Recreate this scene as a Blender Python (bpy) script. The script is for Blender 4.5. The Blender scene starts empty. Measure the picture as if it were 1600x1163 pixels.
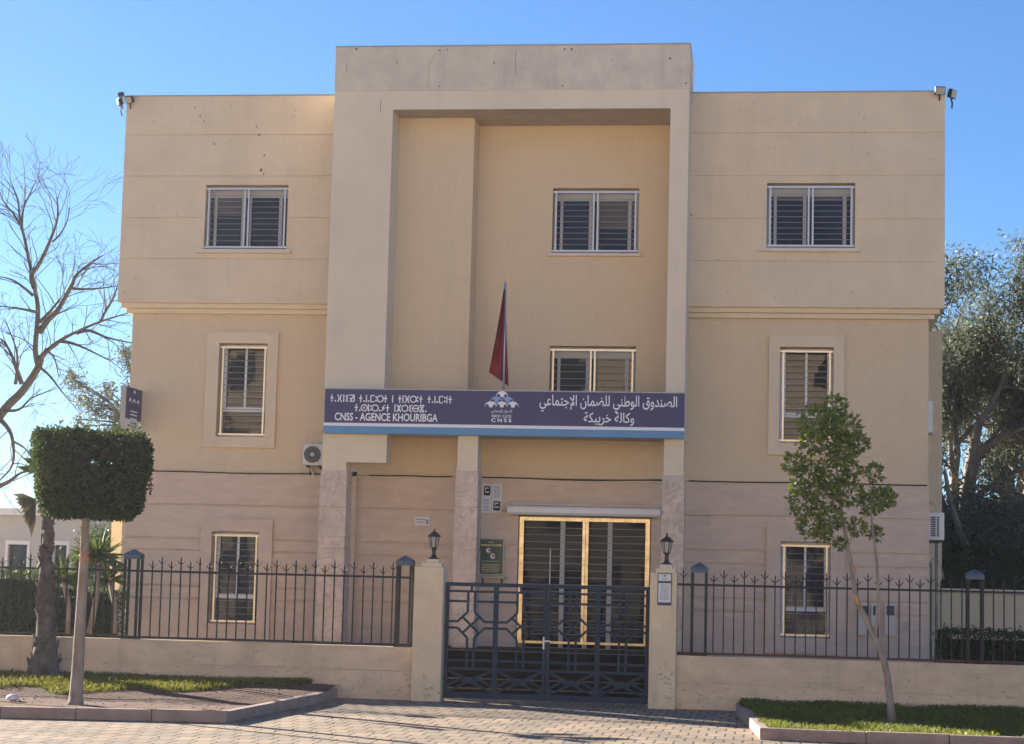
import bpy, bmesh, math, random
import numpy as np
from mathutils import Vector, Matrix
random.seed(7); rng = np.random.default_rng(11)
S = bpy.context.scene; COL = S.collection
R = math.radians

# ------------------------------------------------------------------ camera
CAM = np.array([4.2622, -34.2637, 1.759]); YAW, PITCH, ROLL, FPX = 0.1275, 0.1051, 0.0251, 3113.45
_c, _s, _cp, _sp = math.cos(YAW), math.sin(YAW), math.cos(PITCH), math.sin(PITCH)
_right = np.array([_c, _s, 0]); _fwd = np.array([-_s*_cp, _c*_cp, _sp]); _up = np.cross(_right, _fwd)
_R2 = _right*math.cos(ROLL)+_up*math.sin(ROLL); _U2 = -_right*math.sin(ROLL)+_up*math.cos(ROLL)
cd = bpy.data.cameras.new('camera'); cam = bpy.data.objects.new('camera', cd); COL.objects.link(cam)
m = Matrix(((_R2[0], _U2[0], -_fwd[0], CAM[0]), (_R2[1], _U2[1], -_fwd[1], CAM[1]), (_R2[2], _U2[2], -_fwd[2], CAM[2]), (0, 0, 0, 1)))
cam.matrix_world = m
cd.sensor_fit = 'HORIZONTAL'; cd.sensor_width = 36; cd.lens = 36*FPX/1600; cd.clip_end = 3000; cd.clip_start = .1
S.camera = cam
def ray(px, py): return _fwd*FPX+_R2*(px-800)-_U2*(py-581.5)
def at(px, py, Y):            # point of the vertical plane y = Y seen at that pixel
    v = ray(px, py); return CAM+v*(Y-CAM[1])/v[1]
def G(px, py, Z=0):           # point of the level z = Z seen at that pixel
    v = ray(px, py); return CAM+v*(Z-CAM[2])/v[2]

# ------------------------------------------------------------------ light
SUN_AZ, SUN_EL = R(35), R(18)          # sun to the left, behind the facade plane
sd = Vector((-math.cos(SUN_AZ)*math.cos(SUN_EL), math.sin(SUN_AZ)*math.cos(SUN_EL), math.sin(SUN_EL)))
W = bpy.data.worlds.new('World'); S.world = W; W.use_nodes = True
nt = W.node_tree; bg = nt.nodes['Background']; sky = nt.nodes.new('ShaderNodeTexSky')
sky.sky_type = 'NISHITA'; sky.sun_disc = False; sky.sun_elevation = SUN_EL
sky.sun_rotation = math.atan2(sd.x, sd.y)
sky.altitude = 0; sky.air_density = 0.85; sky.dust_density = 0.15; sky.ozone_density = 6.5
nt.links.new(sky.outputs[0], bg.inputs[0]); bg.inputs[1].default_value = 0.05
sl = bpy.data.lights.new('sun', 'SUN'); so = bpy.data.objects.new('sun', sl); COL.objects.link(so)
so.rotation_euler = (-sd).to_track_quat('-Z', 'Y').to_euler(); so.location = (-20, 20, 30)
sl.energy = 5.0; sl.angle = R(.5); sl.color = (1, .89, .74)
S.view_settings.view_transform = 'Standard'; S.view_settings.look = 'None'; S.view_settings.gamma = 1
S.view_settings.exposure = 1.95
S.cycles.max_bounces = 8; S.cycles.diffuse_bounces = 5; S.cycles.glossy_bounces = 4; S.cycles.transparent_max_bounces = 8

GLARE_HAZE = .00032
# ------------------------------------------------------------------ materials
def nodes(name):
    M = bpy.data.materials.new(name); M.use_nodes = True
    return M, M.node_tree, M.node_tree.nodes['Principled BSDF']
def pr(name, col, rough=.8, metal=0, var=.0, vscale=3., bump=0., bscale=40., spec=.5, stretch=(1, 1, 1), pock=0., pscale=14., bdet=4., col2=None, veins=0., vsc=4., stain=0., ior=None):
    M, t, b = nodes(name); N, L = t.nodes, t.links
    b.inputs['Roughness'].default_value = rough; b.inputs['Metallic'].default_value = metal
    b.inputs['Specular IOR Level'].default_value = spec; b.inputs['Base Color'].default_value = (*col, 1)
    if ior: b.inputs['IOR'].default_value = ior
    tc = N.new('ShaderNodeTexCoord'); mp = N.new('ShaderNodeMapping'); mp.inputs['Scale'].default_value = stretch
    L.new(tc.outputs['Object'], mp.inputs[0])
    def noise(sc, det=5., rgh=.6, src=mp.outputs[0]):
        n = N.new('ShaderNodeTexNoise'); n.inputs['Scale'].default_value = sc; n.inputs['Detail'].default_value = det; n.inputs['Roughness'].default_value = rgh
        L.new(src, n.inputs['Vector']); return n.outputs['Fac']
    def mix(a, c2, f, mode='MIX'):
        x = N.new('ShaderNodeMix'); x.data_type = 'RGBA'; x.blend_type = mode
        if isinstance(f, float): x.inputs[0].default_value = f
        else: L.new(f, x.inputs[0])
        for v, i in ((a, 6), (c2, 7)):
            if isinstance(v, tuple): x.inputs[i].default_value = (*v, 1)
            else: L.new(v, x.inputs[i])
        return x.outputs[2]
    def ramp(src, a, c2):
        r = N.new('ShaderNodeMapRange'); r.inputs['From Min'].default_value = a; r.inputs['From Max'].default_value = c2
        L.new(src, r.inputs['Value']); return r.outputs['Result']
    cur = None
    if var > 0 or col2:
        d = col2 or tuple(c*(1-var) for c in col); u = col if col2 else tuple(min(1, c*(1+var*.6)) for c in col)
        cur = mix(d, u, ramp(noise(vscale), .32, .68))
    else: cur = tuple(col)
    if stain > 0:
        ms = N.new('ShaderNodeMapping'); ms.inputs['Scale'].default_value = (2.2, 2.2, .22); L.new(tc.outputs['Object'], ms.inputs[0])
        f = ramp(noise(1.6, 8., .7, ms.outputs[0]), .52, .78)
        mm = N.new('ShaderNodeMath'); mm.operation = 'MULTIPLY'; mm.inputs[1].default_value = stain; L.new(f, mm.inputs[0])
        cur = mix(cur, tuple(c*.45 for c in col), mm.outputs[0])
    if veins > 0:
        n = N.new('ShaderNodeTexNoise'); n.inputs['Scale'].default_value = vsc; n.inputs['Detail'].default_value = 6; n.inputs['Distortion'].default_value = 1.8
        L.new(mp.outputs[0], n.inputs['Vector'])
        a = N.new('ShaderNodeMath'); a.operation = 'SUBTRACT'; a.inputs[1].default_value = .5; L.new(n.outputs['Fac'], a.inputs[0])
        c2 = N.new('ShaderNodeMath'); c2.operation = 'ABSOLUTE'; L.new(a.outputs[0], c2.inputs[0])
        f = ramp(c2.outputs[0], .035, .0)
        mm = N.new('ShaderNodeMath'); mm.operation = 'MULTIPLY'; mm.inputs[1].default_value = veins; L.new(f, mm.inputs[0])
        cur = mix(cur, tuple(c*.5 for c in col), mm.outputs[0])
    hgt = None
    if pock > 0:
        v = N.new('ShaderNodeTexVoronoi'); v.inputs['Scale'].default_value = pscale; L.new(mp.outputs[0], v.inputs['Vector'])
        f0 = ramp(v.outputs['Distance'], .2, .08)
        gate = ramp(noise(pscale*.6, 2.), .5, .6)
        mm = N.new('ShaderNodeMath'); mm.operation = 'MULTIPLY'; L.new(f0, mm.inputs[0]); L.new(gate, mm.inputs[1])
        m2 = N.new('ShaderNodeMath'); m2.operation = 'MULTIPLY'; m2.inputs[1].default_value = pock; L.new(mm.outputs[0], m2.inputs[0])
        cur = mix(cur, tuple(c*.4 for c in col), m2.outputs[0])
    if not isinstance(cur, tuple): L.new(cur, b.inputs['Base Color'])
    else: b.inputs['Base Color'].default_value = (*cur, 1)
    if bump > 0:
        bp = N.new('ShaderNodeBump'); bp.inputs['Strength'].default_value = 1; bp.inputs['Distance'].default_value = bump
        L.new(noise(bscale, bdet, .65), bp.inputs['Height']); L.new(bp.outputs[0], b.inputs['Normal'])
    return M
def leafmat(name, c1, c2, trans=.35, rough=.6, vscale=6., tint=(1.6, 1.5, .7)):
    M, t, b = nodes(name); N, L = t.nodes, t.links
    gi = N.new('ShaderNodeTexCoord'); n = N.new('ShaderNodeTexNoise'); n.inputs['Scale'].default_value = vscale; L.new(gi.outputs['Object'], n.inputs['Vector'])
    w = N.new('ShaderNodeTexWhiteNoise'); w.noise_dimensions = '3D'
    sn = N.new('ShaderNodeVectorMath'); sn.operation = 'SNAP'; sn.inputs[1].default_value = (.045, .045, .045); L.new(gi.outputs['Object'], sn.inputs[0]); L.new(sn.outputs[0], w.inputs['Vector'])
    a = N.new('ShaderNodeMath'); a.operation = 'MULTIPLY_ADD'; a.inputs[1].default_value = .5; L.new(w.outputs['Value'], a.inputs[0])
    h = N.new('ShaderNodeMath'); h.operation = 'MULTIPLY'; h.inputs[1].default_value = .55; L.new(n.outputs['Fac'], h.inputs[0]); L.new(h.outputs[0], a.inputs[2])
    x = N.new('ShaderNodeMix'); x.data_type = 'RGBA'; L.new(a.outputs[0], x.inputs[0]); x.inputs[6].default_value = (*c1, 1); x.inputs[7].default_value = (*c2, 1)
    L.new(x.outputs[2], b.inputs['Base Color']); b.inputs['Roughness'].default_value = rough; b.inputs['Specular IOR Level'].default_value = .35
    tr = N.new('ShaderNodeBsdfTranslucent'); y = N.new('ShaderNodeMix'); y.data_type = 'RGBA'; y.blend_type = 'MULTIPLY'; y.inputs[0].default_value = 1
    L.new(x.outputs[2], y.inputs[6]); y.inputs[7].default_value = (*tint, 1); L.new(y.outputs[2], tr.inputs[0])
    ms = N.new('ShaderNodeMixShader'); ms.inputs[0].default_value = trans
    L.new(b.outputs[0], ms.inputs[1]); L.new(tr.outputs[0], ms.inputs[2]); L.new(ms.outputs[0], N['Material Output'].inputs[0])
    return M
M = {}
M['plaster_smooth'] = pr('plaster_smooth', (.745, .60, .425), .9, var=.07, vscale=1.3, bump=.004, bscale=70, spec=.2, stain=.14, pock=.25, pscale=5)
M['plaster_rough'] = pr('plaster_rough', (.78, .61, .41), .92, var=.05, vscale=22, bump=.018, bscale=44, spec=.2, pock=.4, pscale=17, stretch=(1, 1, 1.5), stain=.12)
M['portal_paint'] = pr('portal_paint', (.735, .625, .475), .88, var=.06, vscale=1.2, bump=.003, bscale=80, spec=.2, stain=.12)
M['concrete_band'] = pr('concrete_band', (.655, .565, .455), .92, var=.12, vscale=3, bump=.005, bscale=30, spec=.2, pock=.4, pscale=14, stain=.28)
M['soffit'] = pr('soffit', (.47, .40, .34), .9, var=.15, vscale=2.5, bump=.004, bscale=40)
M['stone'] = pr('stone_cladding', (.67, .51, .39), .75, var=.1, vscale=2.2, bump=.005, bscale=26, stretch=(1, 1, 3.2), veins=.12, vsc=1.8, spec=.35)
M['marble'] = pr('veined_marble', (.66, .51, .405), .5, var=.2, vscale=4, bump=.003, bscale=14, veins=.55, vsc=3.2, spec=.4)
M['gatepost'] = pr('gatepost_paint', (.76, .61, .42), .88, var=.08, vscale=3, bump=.004, bscale=50, spec=.2, pock=.5, pscale=9, stain=.4)
M['boundary'] = pr('boundary_wall_paint', (.75, .58, .405), .92, var=.14, vscale=2.5, bump=.008, bscale=30, spec=.2, stretch=(1, 1, 2.2), pock=.6, pscale=8, stain=.5)
M['cream'] = pr('cream_trim', (.76, .635, .45), .85, var=.05, vscale=4, bump=.003, bscale=60)
M['sill'] = pr('sill_stone', (.70, .61, .48), .7, var=.06, vscale=5)
M['alu'] = pr('aluminium', (.50, .52, .57), .42, .6, var=.05)
M['alu_gold'] = pr('champagne_aluminium', (.66, .58, .45), .36, .8, var=.08, vscale=8)
M['gold'] = pr('polished_gold', (.70, .56, .35), .34, .9, var=.35, vscale=7, bump=.001, bscale=9)
M['white_frame'] = pr('white_window_frame', (.72, .72, .72), .4)
M['bar_grey'] = pr('bar_grey', (.23, .235, .25), .5, .2)
M['grey_frame'] = pr('grey_window_frame', (.42, .42, .42), .4)
M['blind'] = pr('roller_blind', (.10, .10, .11), .7, var=.1, vscale=3)
def glass(name, col, rough=.03, wav=.004, ior=1.3):
    return pr(name, col, rough, spec=.5, bump=wav, bscale=2.6, bdet=0., ior=ior, var=.3, vscale=1.5)
M['pane'] = glass('window_glass', (.030, .038, .058)); M['pane_door'] = glass('door_glass', (.012, .017, .03), .02, .004, 1.2); M['pane_mid'] = glass('first_floor_glass', (.03, .032, .036), .02, .003, 1.45)
M['iron'] = pr('dark_iron', (.030, .030, .034), .7, 0., var=.3, vscale=12, bump=.002, bscale=50)
M['rail_red'] = pr('red_oxide_rail', (.085, .04, .035), .6, .2, var=.3, vscale=6)
M['gate'] = pr('slate_blue_gate', (.028, .047, .078), .6, 0., spec=.15, var=.15, vscale=5, bump=.001, bscale=60)
M['cap_blue'] = pr('blue_grey_cap', (.085, .12, .17), .5, .2, var=.2, vscale=9)
M['navy'] = pr('sign_navy', (.026, .031, .128), .45, var=.1, vscale=1.2, stain=.1)
M['sign_white'] = pr('sign_white', (.80, .80, .84), .45)
M['sign_blue'] = pr('sign_blue', (.09, .27, .47), .45, var=.08, vscale=2)
M['logo_blue'] = pr('logo_blue', (.23, .36, .58), .5)
M['white_paint'] = pr('white_paint', (.78, .77, .74), .45, var=.06, vscale=4)
M['ac_white'] = pr('appliance_white', (.70, .69, .66), .5, var=.08, vscale=4)
M['ac_dark'] = pr('fan_dark', (.07, .07, .075), .6)
M['grey_metal'] = pr('grey_metal', (.36, .35, .34), .45, .4, var=.1)
M['meter'] = pr('meter_beige', (.62, .55, .47), .6, var=.06, vscale=6)
M['black'] = pr('black_metal', (.02, .02, .022), .45, .2)
M['lamp_glass'] = pr('lantern_glass', (.45, .42, .36), .2, var=.1)
M['flag'] = pr('flag_red', (.27, .018, .032), .8, var=.2, vscale=4, bump=.003, bscale=60)
M['board_green'] = pr('board_green', (.025, .06, .045), .35, var=.2)
M['print_yellow'] = pr('print_yellow', (.55, .5, .22), .6); M['print_red'] = pr('print_red', (.5, .1, .1), .6)
M['print_grey'] = pr('print_grey', (.30, .30, .33), .7); M['print_green'] = pr('print_green', (.2, .42, .3), .7)
M['paper'] = pr('paper_white', (.72, .72, .73), .7, var=.05)
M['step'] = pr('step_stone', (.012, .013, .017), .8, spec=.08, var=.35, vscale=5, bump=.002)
M['nosing'] = pr('step_nosing_sky_lit', (.13, .10, .07), .6, var=.3, vscale=6)  # tan paints the sky light caught by the tread edges
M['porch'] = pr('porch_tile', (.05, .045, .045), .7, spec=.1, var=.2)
M['bark'] = pr('pale_bark', (.30, .245, .20), .9, var=.35, vscale=9, bump=.008, bscale=35, stretch=(1, 1, .35))
M['bark_dark'] = pr('dark_bark', (.062, .060, .062), .9, var=.4, vscale=7, bump=.01, bscale=25, stretch=(1, 1, .35))
M['palm_bark'] = pr('palm_bark', (.14, .11, .095), .95, var=.6, vscale=8, bump=.012, bscale=30)
M['euc_bark'] = pr('peeling_bark', (.20, .175, .15), .85, var=.4, vscale=4, bump=.006, bscale=20, stretch=(1, 1, .3))
M['cut_wood'] = pr('fresh_cut_wood', (.58, .30, .11), .8, var=.3, vscale=10)
M['tape'] = pr('orange_tape', (.50, .20, .09), .6, var=.3, vscale=20)
M['soil'] = pr('bare_soil', (.12, .058, .038), .95, var=.45, vscale=3, bump=.03, bscale=14)
M['turf_soil'] = pr('turf_soil', (.07, .075, .035), .95, var=.4, vscale=4, bump=.02, bscale=18)
M['kerb'] = pr('kerb_concrete', (.34, .25, .215), .9, var=.2, vscale=5, bump=.006, bscale=30, stain=.2)
M['road_bounce'] = pr('pale_bounce_road', (.55, .465, .36), .9, var=.2, vscale=2, bump=.006, bscale=60)  # pale warm tone so the unseen road bounces light onto the facade
M['dust'] = pr('dry_ground', (.40, .33, .26), .95, var=.3, vscale=.4, bump=.02, bscale=5)
M['villa'] = pr('villa_paint', (.50, .48, .46), .9, var=.12, vscale=1)
M['opp'] = pr('street_block_paint', (.80, .655, .47), .9, var=.15, vscale=.4)
M['opp_win'] = pr('street_block_window', (.05, .06, .07), .2)
M['ficus'] = leafmat('clipped_leaf', (.020, .036, .018), (.05, .078, .036), .35, .7)
M['young'] = leafmat('glossy_leaf', (.045, .09, .022), (.26, .31, .085), .35, .4)
M['euc'] = leafmat('eucalyptus_leaf', (.060, .076, .064), (.17, .19, .16), .3, .6, 2., (1.3, 1.35, .95))
M['hedge'] = leafmat('hedge_leaf', (.020, .045, .022), (.065, .10, .045), .3)
M['yucca'] = leafmat('sword_leaf', (.05, .085, .025), (.13, .18, .06), .25)
M['grass'] = leafmat('grass_blade', (.055, .10, .02), (.21, .22, .06), .35, .6, 1.6)
M['grass_dry_lit'] = leafmat('winter_grass_lit', (.10, .13, .03), (.26, .25, .08), .35, .7, 3.)  # dry blades lightened to paint sunlight on the left strip
M['hedge_core'] = pr('hedge_core', (.014, .026, .014), .9, var=.4, vscale=12)
M['stain_soft'] = pr('stain_soft', (.54, .41, .29), .95, var=.2, vscale=20)
M['stain_dark'] = pr('stain_dark', (.20, .16, .13), .95)
M['dry'] = leafmat('dry_frond', (.06, .055, .04), (.13, .11, .08), .2, .8)
def paving():
    Mt, t, b = nodes('interlocking_pavers'); N, L = t.nodes, t.links
    tc = N.new('ShaderNodeTexCoord'); n0 = N.new('ShaderNodeTexNoise'); n0.inputs['Scale'].default_value = 1.2; L.new(tc.outputs['Object'], n0.inputs['Vector'])
    wv = N.new('ShaderNodeTexWave'); wv.wave_type = 'BANDS'; wv.bands_direction = 'Y'; wv.wave_profile = 'TRI'; wv.inputs['Scale'].default_value = 1.35; L.new(tc.outputs['Object'], wv.inputs['Vector'])
    sx = N.new('ShaderNodeSeparateXYZ'); L.new(tc.outputs['Object'], sx.inputs[0])
    def mth(op, a, c=None, d=None):
        q = N.new('ShaderNodeMath'); q.operation = op
        for i, v in enumerate((a, c, d)):
            if v is None: continue
            if isinstance(v, (int, float)): q.inputs[i].default_value = v
            else: L.new(v, q.inputs[i])
        return q.outputs[0]
    xx = mth('MULTIPLY_ADD', wv.outputs['Fac'], .014, sx.outputs[0]); xx = mth('MULTIPLY_ADD', n0.outputs['Fac'], .03, xx)
    yy = mth('MULTIPLY_ADD', n0.outputs['Fac'], .06, sx.outputs[1])
    cb = N.new('ShaderNodeCombineXYZ'); L.new(xx, cb.inputs[0]); L.new(yy, cb.inputs[1])
    br = N.new('ShaderNodeTexBrick'); br.offset = .5; br.inputs['Scale'].default_value = 1; br.inputs['Brick Width'].default_value = .22; br.inputs['Row Height'].default_value = .46
    br.inputs['Mortar Size'].default_value = .013; br.inputs['Mortar Smooth'].default_value = .3; br.inputs['Bias'].default_value = 0
    br.inputs['Color1'].default_value = (.37, .275, .195, 1); br.inputs['Color2'].default_value = (.26, .215, .17, 1); br.inputs['Mortar'].default_value = (.07, .055, .045, 1)
    L.new(cb.outputs[0], br.inputs['Vector'])
    n = N.new('ShaderNodeTexNoise'); n.inputs['Scale'].default_value = .9; n.inputs['Detail'].default_value = 8; L.new(tc.outputs['Object'], n.inputs['Vector'])
    r = N.new('ShaderNodeMapRange'); r.inputs[1].default_value = .3; r.inputs[2].default_value = .7; r.inputs[3].default_value = .72; r.inputs[4].default_value = 1.12; L.new(n.outputs['Fac'], r.inputs[0])
    x = N.new('ShaderNodeMix'); x.data_type = 'RGBA'; x.blend_type = 'MULTIPLY'; x.inputs[0].default_value = 1; L.new(br.outputs['Color'], x.inputs[6]); L.new(r.outputs[0], x.inputs[7])
    L.new(x.outputs[2], b.inputs['Base Color']); b.inputs['Roughness'].default_value = .8; b.inputs['Specular IOR Level'].default_value = .3
    n2 = N.new('ShaderNodeTexNoise'); n2.inputs['Scale'].default_value = 45; L.new(tc.outputs['Object'], n2.inputs['Vector'])
    hh = mth('MULTIPLY_ADD', n2.outputs['Fac'], .3, mth('SUBTRACT', 1., br.outputs['Fac']))
    bp = N.new('ShaderNodeBump'); bp.inputs['Distance'].default_value = .012; L.new(hh, bp.inputs['Height']); L.new(bp.outputs[0], b.inputs['Normal'])
    return Mt
M['pavers'] = paving()

# ------------------------------------------------------------------ object helpers
WORLD = {}
def tag(o, label=None, cat=None, group=None, kind=None):
    if label: o['label'] = label
    if cat: o['category'] = cat
    if group: o['group'] = group
    if kind: o['kind'] = kind
    return o
def thing(name, label, cat, loc=(0, 0, 0), group=None):
    o = bpy.data.objects.new(name, None); COL.objects.link(o); o.location = loc; o.empty_display_size = .2
    WORLD[o.name] = Vector(loc); return tag(o, label, cat, group)
def link(name, me, parent=None, base=(0, 0, 0)):
    o = bpy.data.objects.new(name, me); COL.objects.link(o)
    if parent is not None:
        o.parent = parent; o.location = Vector(base)-WORLD[parent.name]
    else: o.location = base
    WORLD[o.name] = Vector(base); return o
class MB:
    def __init__(s): s.v = []; s.f = []
    def quad(s, a, b, c, d):
        n = len(s.v); s.v += [tuple(a), tuple(b), tuple(c), tuple(d)]; s.f.append((n, n+1, n+2, n+3)); return s
    def box(s, x0, x1, y0, y1, z0, z1):
        x0, x1 = sorted((x0, x1)); y0, y1 = sorted((y0, y1)); z0, z1 = sorted((z0, z1))
        n = len(s.v); s.v += [(x, y, z) for z in (z0, z1) for y in (y0, y1) for x in (x0, x1)]
        s.f += [tuple(n+i for i in q) for q in ((0, 2, 3, 1), (4, 5, 7, 6), (0, 1, 5, 4), (2, 6, 7, 3), (0, 4, 6, 2), (1, 3, 7, 5))]; return s
    def bar(s, p, q, w, y0, y1):      # flat bar in the xz plane between two (x,z) points
        a = Vector((p[0], p[1])); b = Vector((q[0], q[1])); d = (b-a).normalized(); nn = Vector((-d.y, d.x))*w/2
        pts = [a+nn, a-nn, b-nn, b+nn]; return s.prism([(t.x, t.y) for t in pts], y0, y1)
    def prism(s, poly, y0, y1):       # xz polygon extruded along y
        n = len(s.v); k = len(poly)
        s.v += [(x, y0, z) for x, z in poly]+[(x, y1, z) for x, z in poly]
        s.f += [tuple(range(n, n+k)), tuple(range(n+2*k-1, n+k-1, -1))]
        for i in range(k): s.f.append((n+i, n+k+i, n+k+(i+1) % k, n+(i+1) % k))
        return s
    def tube(s, pts, rad, seg=8, cap=True):
        pts = [Vector(p) for p in pts]; k = len(pts); rad = rad if hasattr(rad, '__len__') else [rad]*k
        n0 = len(s.v); ref = Vector((0, 1, 0))
        for i, p in enumerate(pts):
            d = (pts[min(i+1, k-1)]-pts[max(i-1, 0)]).normalized()
            if abs(d.dot(ref)) > .95: ref = Vector((1, 0, 0))
            a = d.cross(ref).normalized(); b = d.cross(a)
            for j in range(seg):
                t = 2*math.pi*j/seg; s.v.append(tuple(p+(a*math.cos(t)+b*math.sin(t))*rad[i]))
        for i in range(k-1):
            for j in range(seg):
                s.f.append((n0+i*seg+j, n0+i*seg+(j+1) % seg, n0+(i+1)*seg+(j+1) % seg, n0+(i+1)*seg+j))
        if cap: s.f += [tuple(n0+j for j in range(seg))[::-1], tuple(n0+(k-1)*seg+j for j in range(seg))]
        return s
    def lathe(s, c, prof, seg=16, rot=0.):   # prof: (radius, z)
        n0 = len(s.v); k = len(prof)
        for r, z in prof:
            for j in range(seg):
                t = 2*math.pi*j/seg+rot; s.v.append((c[0]+r*math.cos(t), c[1]+r*math.sin(t), c[2]+z))
        for i in range(k-1):
            for j in range(seg): s.f.append((n0+i*seg+j, n0+i*seg+(j+1) % seg, n0+(i+1)*seg+(j+1) % seg, n0+(i+1)*seg+j))
        s.f += [tuple(n0+j for j in range(seg))[::-1], tuple(n0+(k-1)*seg+j for j in range(seg))]; return s
    def mesh(s, name, mat, smooth=False):
        me = bpy.data.meshes.new(name); me.from_pydata(s.v, [], s.f); me.materials.append(M[mat] if isinstance(mat, str) else mat)
        bm = bmesh.new(); bm.from_mesh(me); bmesh.ops.recalc_face_normals(bm, faces=bm.faces); bm.to_mesh(me); bm.free()
        if smooth: me.polygons.foreach_set('use_smooth', [True]*len(me.polygons))
        me.update(); return me
    def build(s, name, mat, parent=None, smooth=False, bevel=0):
        me = s.mesh(name, mat, smooth)
        if bevel:
            bm = bmesh.new(); bm.from_mesh(me); bmesh.ops.bevel(bm, geom=bm.edges[:], offset=bevel, segments=2, affect='EDGES', profile=.6, clamp_overlap=True); bm.to_mesh(me); bm.free()
        return link(name, me, parent)
def relief(xs, zs, depth, yback, top=True):
    # wall facing -y; depth(i,j) = y of the front of cell i,j or None for an opening through to yback
    b = MB(); nx, nz = len(xs)-1, len(zs)-1
    D = [[depth(i, j) for j in range(nz)] for i in range(nx)]
    for i in range(nx):
        for j in range(nz):
            d = D[i][j]; x0, x1, z0, z1 = xs[i], xs[i+1], zs[j], zs[j+1]
            if d is not None:
                b.quad((x0, d, z0), (x1, d, z0), (x1, d, z1), (x0, d, z1)); b.quad((x0, yback, z0), (x0, yback, z1), (x1, yback, z1), (x1, yback, z0))
            e = yback if d is None else d
            def nb(a, c): return yback if not (0 <= a < nx and 0 <= c < nz) else (yback if D[a][c] is None else D[a][c])
            for a, c, p, q in ((i+1, j, (x1, z0), (x1, z1)), (i, j+1, (x0, z1), (x1, z1))):
                n2 = nb(a, c)
                if abs(n2-e) > 1e-6: b.quad((p[0], e, p[1]), (q[0], e, q[1]), (q[0], n2, q[1]), (p[0], n2, p[1]))
            if i == 0 and e != yback: b.quad((x0, e, z0), (x0, e, z1), (x0, yback, z1), (x0, yback, z0))
            if j == 0 and e != yback: b.quad((x0, e, z0), (x1, e, z0), (x1, yback, z0), (x0, yback, z0))
    return b
def wall(x0, x1, z0, z1, y, yback, holes=(), grooves=(), gw=.022, gd=.018):
    xs = {x0, x1}; zs = {z0, z1}
    for h in holes: xs |= {h[0], h[1]}; zs |= {h[2], h[3]}
    for g in grooves: zs |= {g-gw/2, g+gw/2}
    xs = sorted(x for x in xs if x0-1e-6 <= x <= x1+1e-6); zs = sorted(z for z in zs if z0-1e-6 <= z <= z1+1e-6)
    def dep(i, j):
        cx, cz = (xs[i]+xs[i+1])/2, (zs[j]+zs[j+1])/2
        for h in holes:
            if h[0] < cx < h[1] and h[2] < cz < h[3]: return None
        for g in grooves:
            if abs(cz-g) < gw/2: return y+gd
        return y
    return relief(xs, zs, dep, yback)
def npmesh(name, verts, faces, mat, parent=None, smooth=False):
    me = bpy.data.meshes.new(name); k = faces.shape[1]
    me.vertices.add(len(verts)); me.vertices.foreach_set('co', verts.astype(np.float32).ravel())
    me.loops.add(faces.size); me.loops.foreach_set('vertex_index', faces.astype(np.int32).ravel())
    me.polygons.add(len(faces)); me.polygons.foreach_set('loop_start', np.arange(0, faces.size, k, dtype=np.int32))
    me.update(calc_edges=True); me.materials.append(M[mat])
    if smooth: me.polygons.foreach_set('use_smooth', [True]*len(me.polygons))
    return link(name, me, parent)
def unit(n):
    v = rng.normal(size=(n, 3)); return v/np.linalg.norm(v, axis=1, keepdims=True)
def leafverts(P, L, Wd, dirs=None, spread=1.):
    n = len(P); d = unit(n)*spread
    if dirs is not None: d = d+dirs
    d /= np.linalg.norm(d, axis=1, keepdims=True)
    s = np.cross(d, unit(n)); s /= np.linalg.norm(s, axis=1, keepdims=True)+1e-9; nn = np.cross(d, s)
    L = (L*rng.uniform(.7, 1.25, n))[:, None]; Wd = (Wd*rng.uniform(.7, 1.2, n))[:, None]
    mid = P+d*L*.5
    V = np.stack([P, mid+s*Wd/2+nn*Wd*.18, P+d*L, mid-s*Wd/2+nn*Wd*.18], 1).reshape(-1, 3)
    F = np.arange(4*n).reshape(n, 4); return V, F
def leaves(name, P, L, Wd, mat, parent, dirs=None, spread=1.):
    V, F = leafverts(np.asarray(P, float), L, Wd, dirs, spread); return npmesh(name, V, F, mat, parent)
def X_(px, py, Y): return float(at(px, py, Y)[0])
def Z_(px, py, Y): return float(at(px, py, Y)[2])
def rect(x0, y0, x1, y1, Y):      # pixel box -> x0,x1,z0,z1 in that plane
    xm, ym = (x0+x1)/2, (y0+y1)/2
    return X_(x0, ym, Y), X_(x1, ym, Y), Z_(xm, y1, Y), Z_(xm, y0, Y)
def arab(s):
    F = {'ا': (0xFE8D, 2), 'إ': (0xFE87, 2), 'د': (0xFEA9, 2), 'و': (0xFEED, 2), 'ر': (0xFEAD, 2), 'ة': (0xFE93, 2), 'ل': (0xFEDD, 4), 'ص': (0xFEB9, 4), 'ن': (0xFEE5, 4), 'ق': (0xFED5, 4), 'ط': (0xFEC1, 4), 'ي': (0xFEF1, 4), 'ض': (0xFEBD, 4), 'م': (0xFEE1, 4), 'ج': (0xFE9D, 4), 'ت': (0xFE95, 4), 'ع': (0xFEC9, 4), 'ك': (0xFED9, 4), 'خ': (0xFEA5, 4), 'ب': (0xFE8F, 4)}
    out = []
    for w in s.split(' '):
        prev = False; r = ''; i = 0
        while i < len(w):
            c = w[i]
            if c == 'ل' and i+1 < len(w) and w[i+1] in 'اإ':
                r += chr({'ا': 0xFEFB, 'إ': 0xFEF9}[w[i+1]]+(1 if prev else 0)); prev = False; i += 2; continue
            b0, k = F[c]; nxt = i+1 < len(w) and k == 4
            r += chr(b0+((3 if prev else 2) if nxt else (1 if prev else 0))); prev = nxt; i += 1
        out.append(r[::-1])
    return ' '.join(out[::-1])
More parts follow.
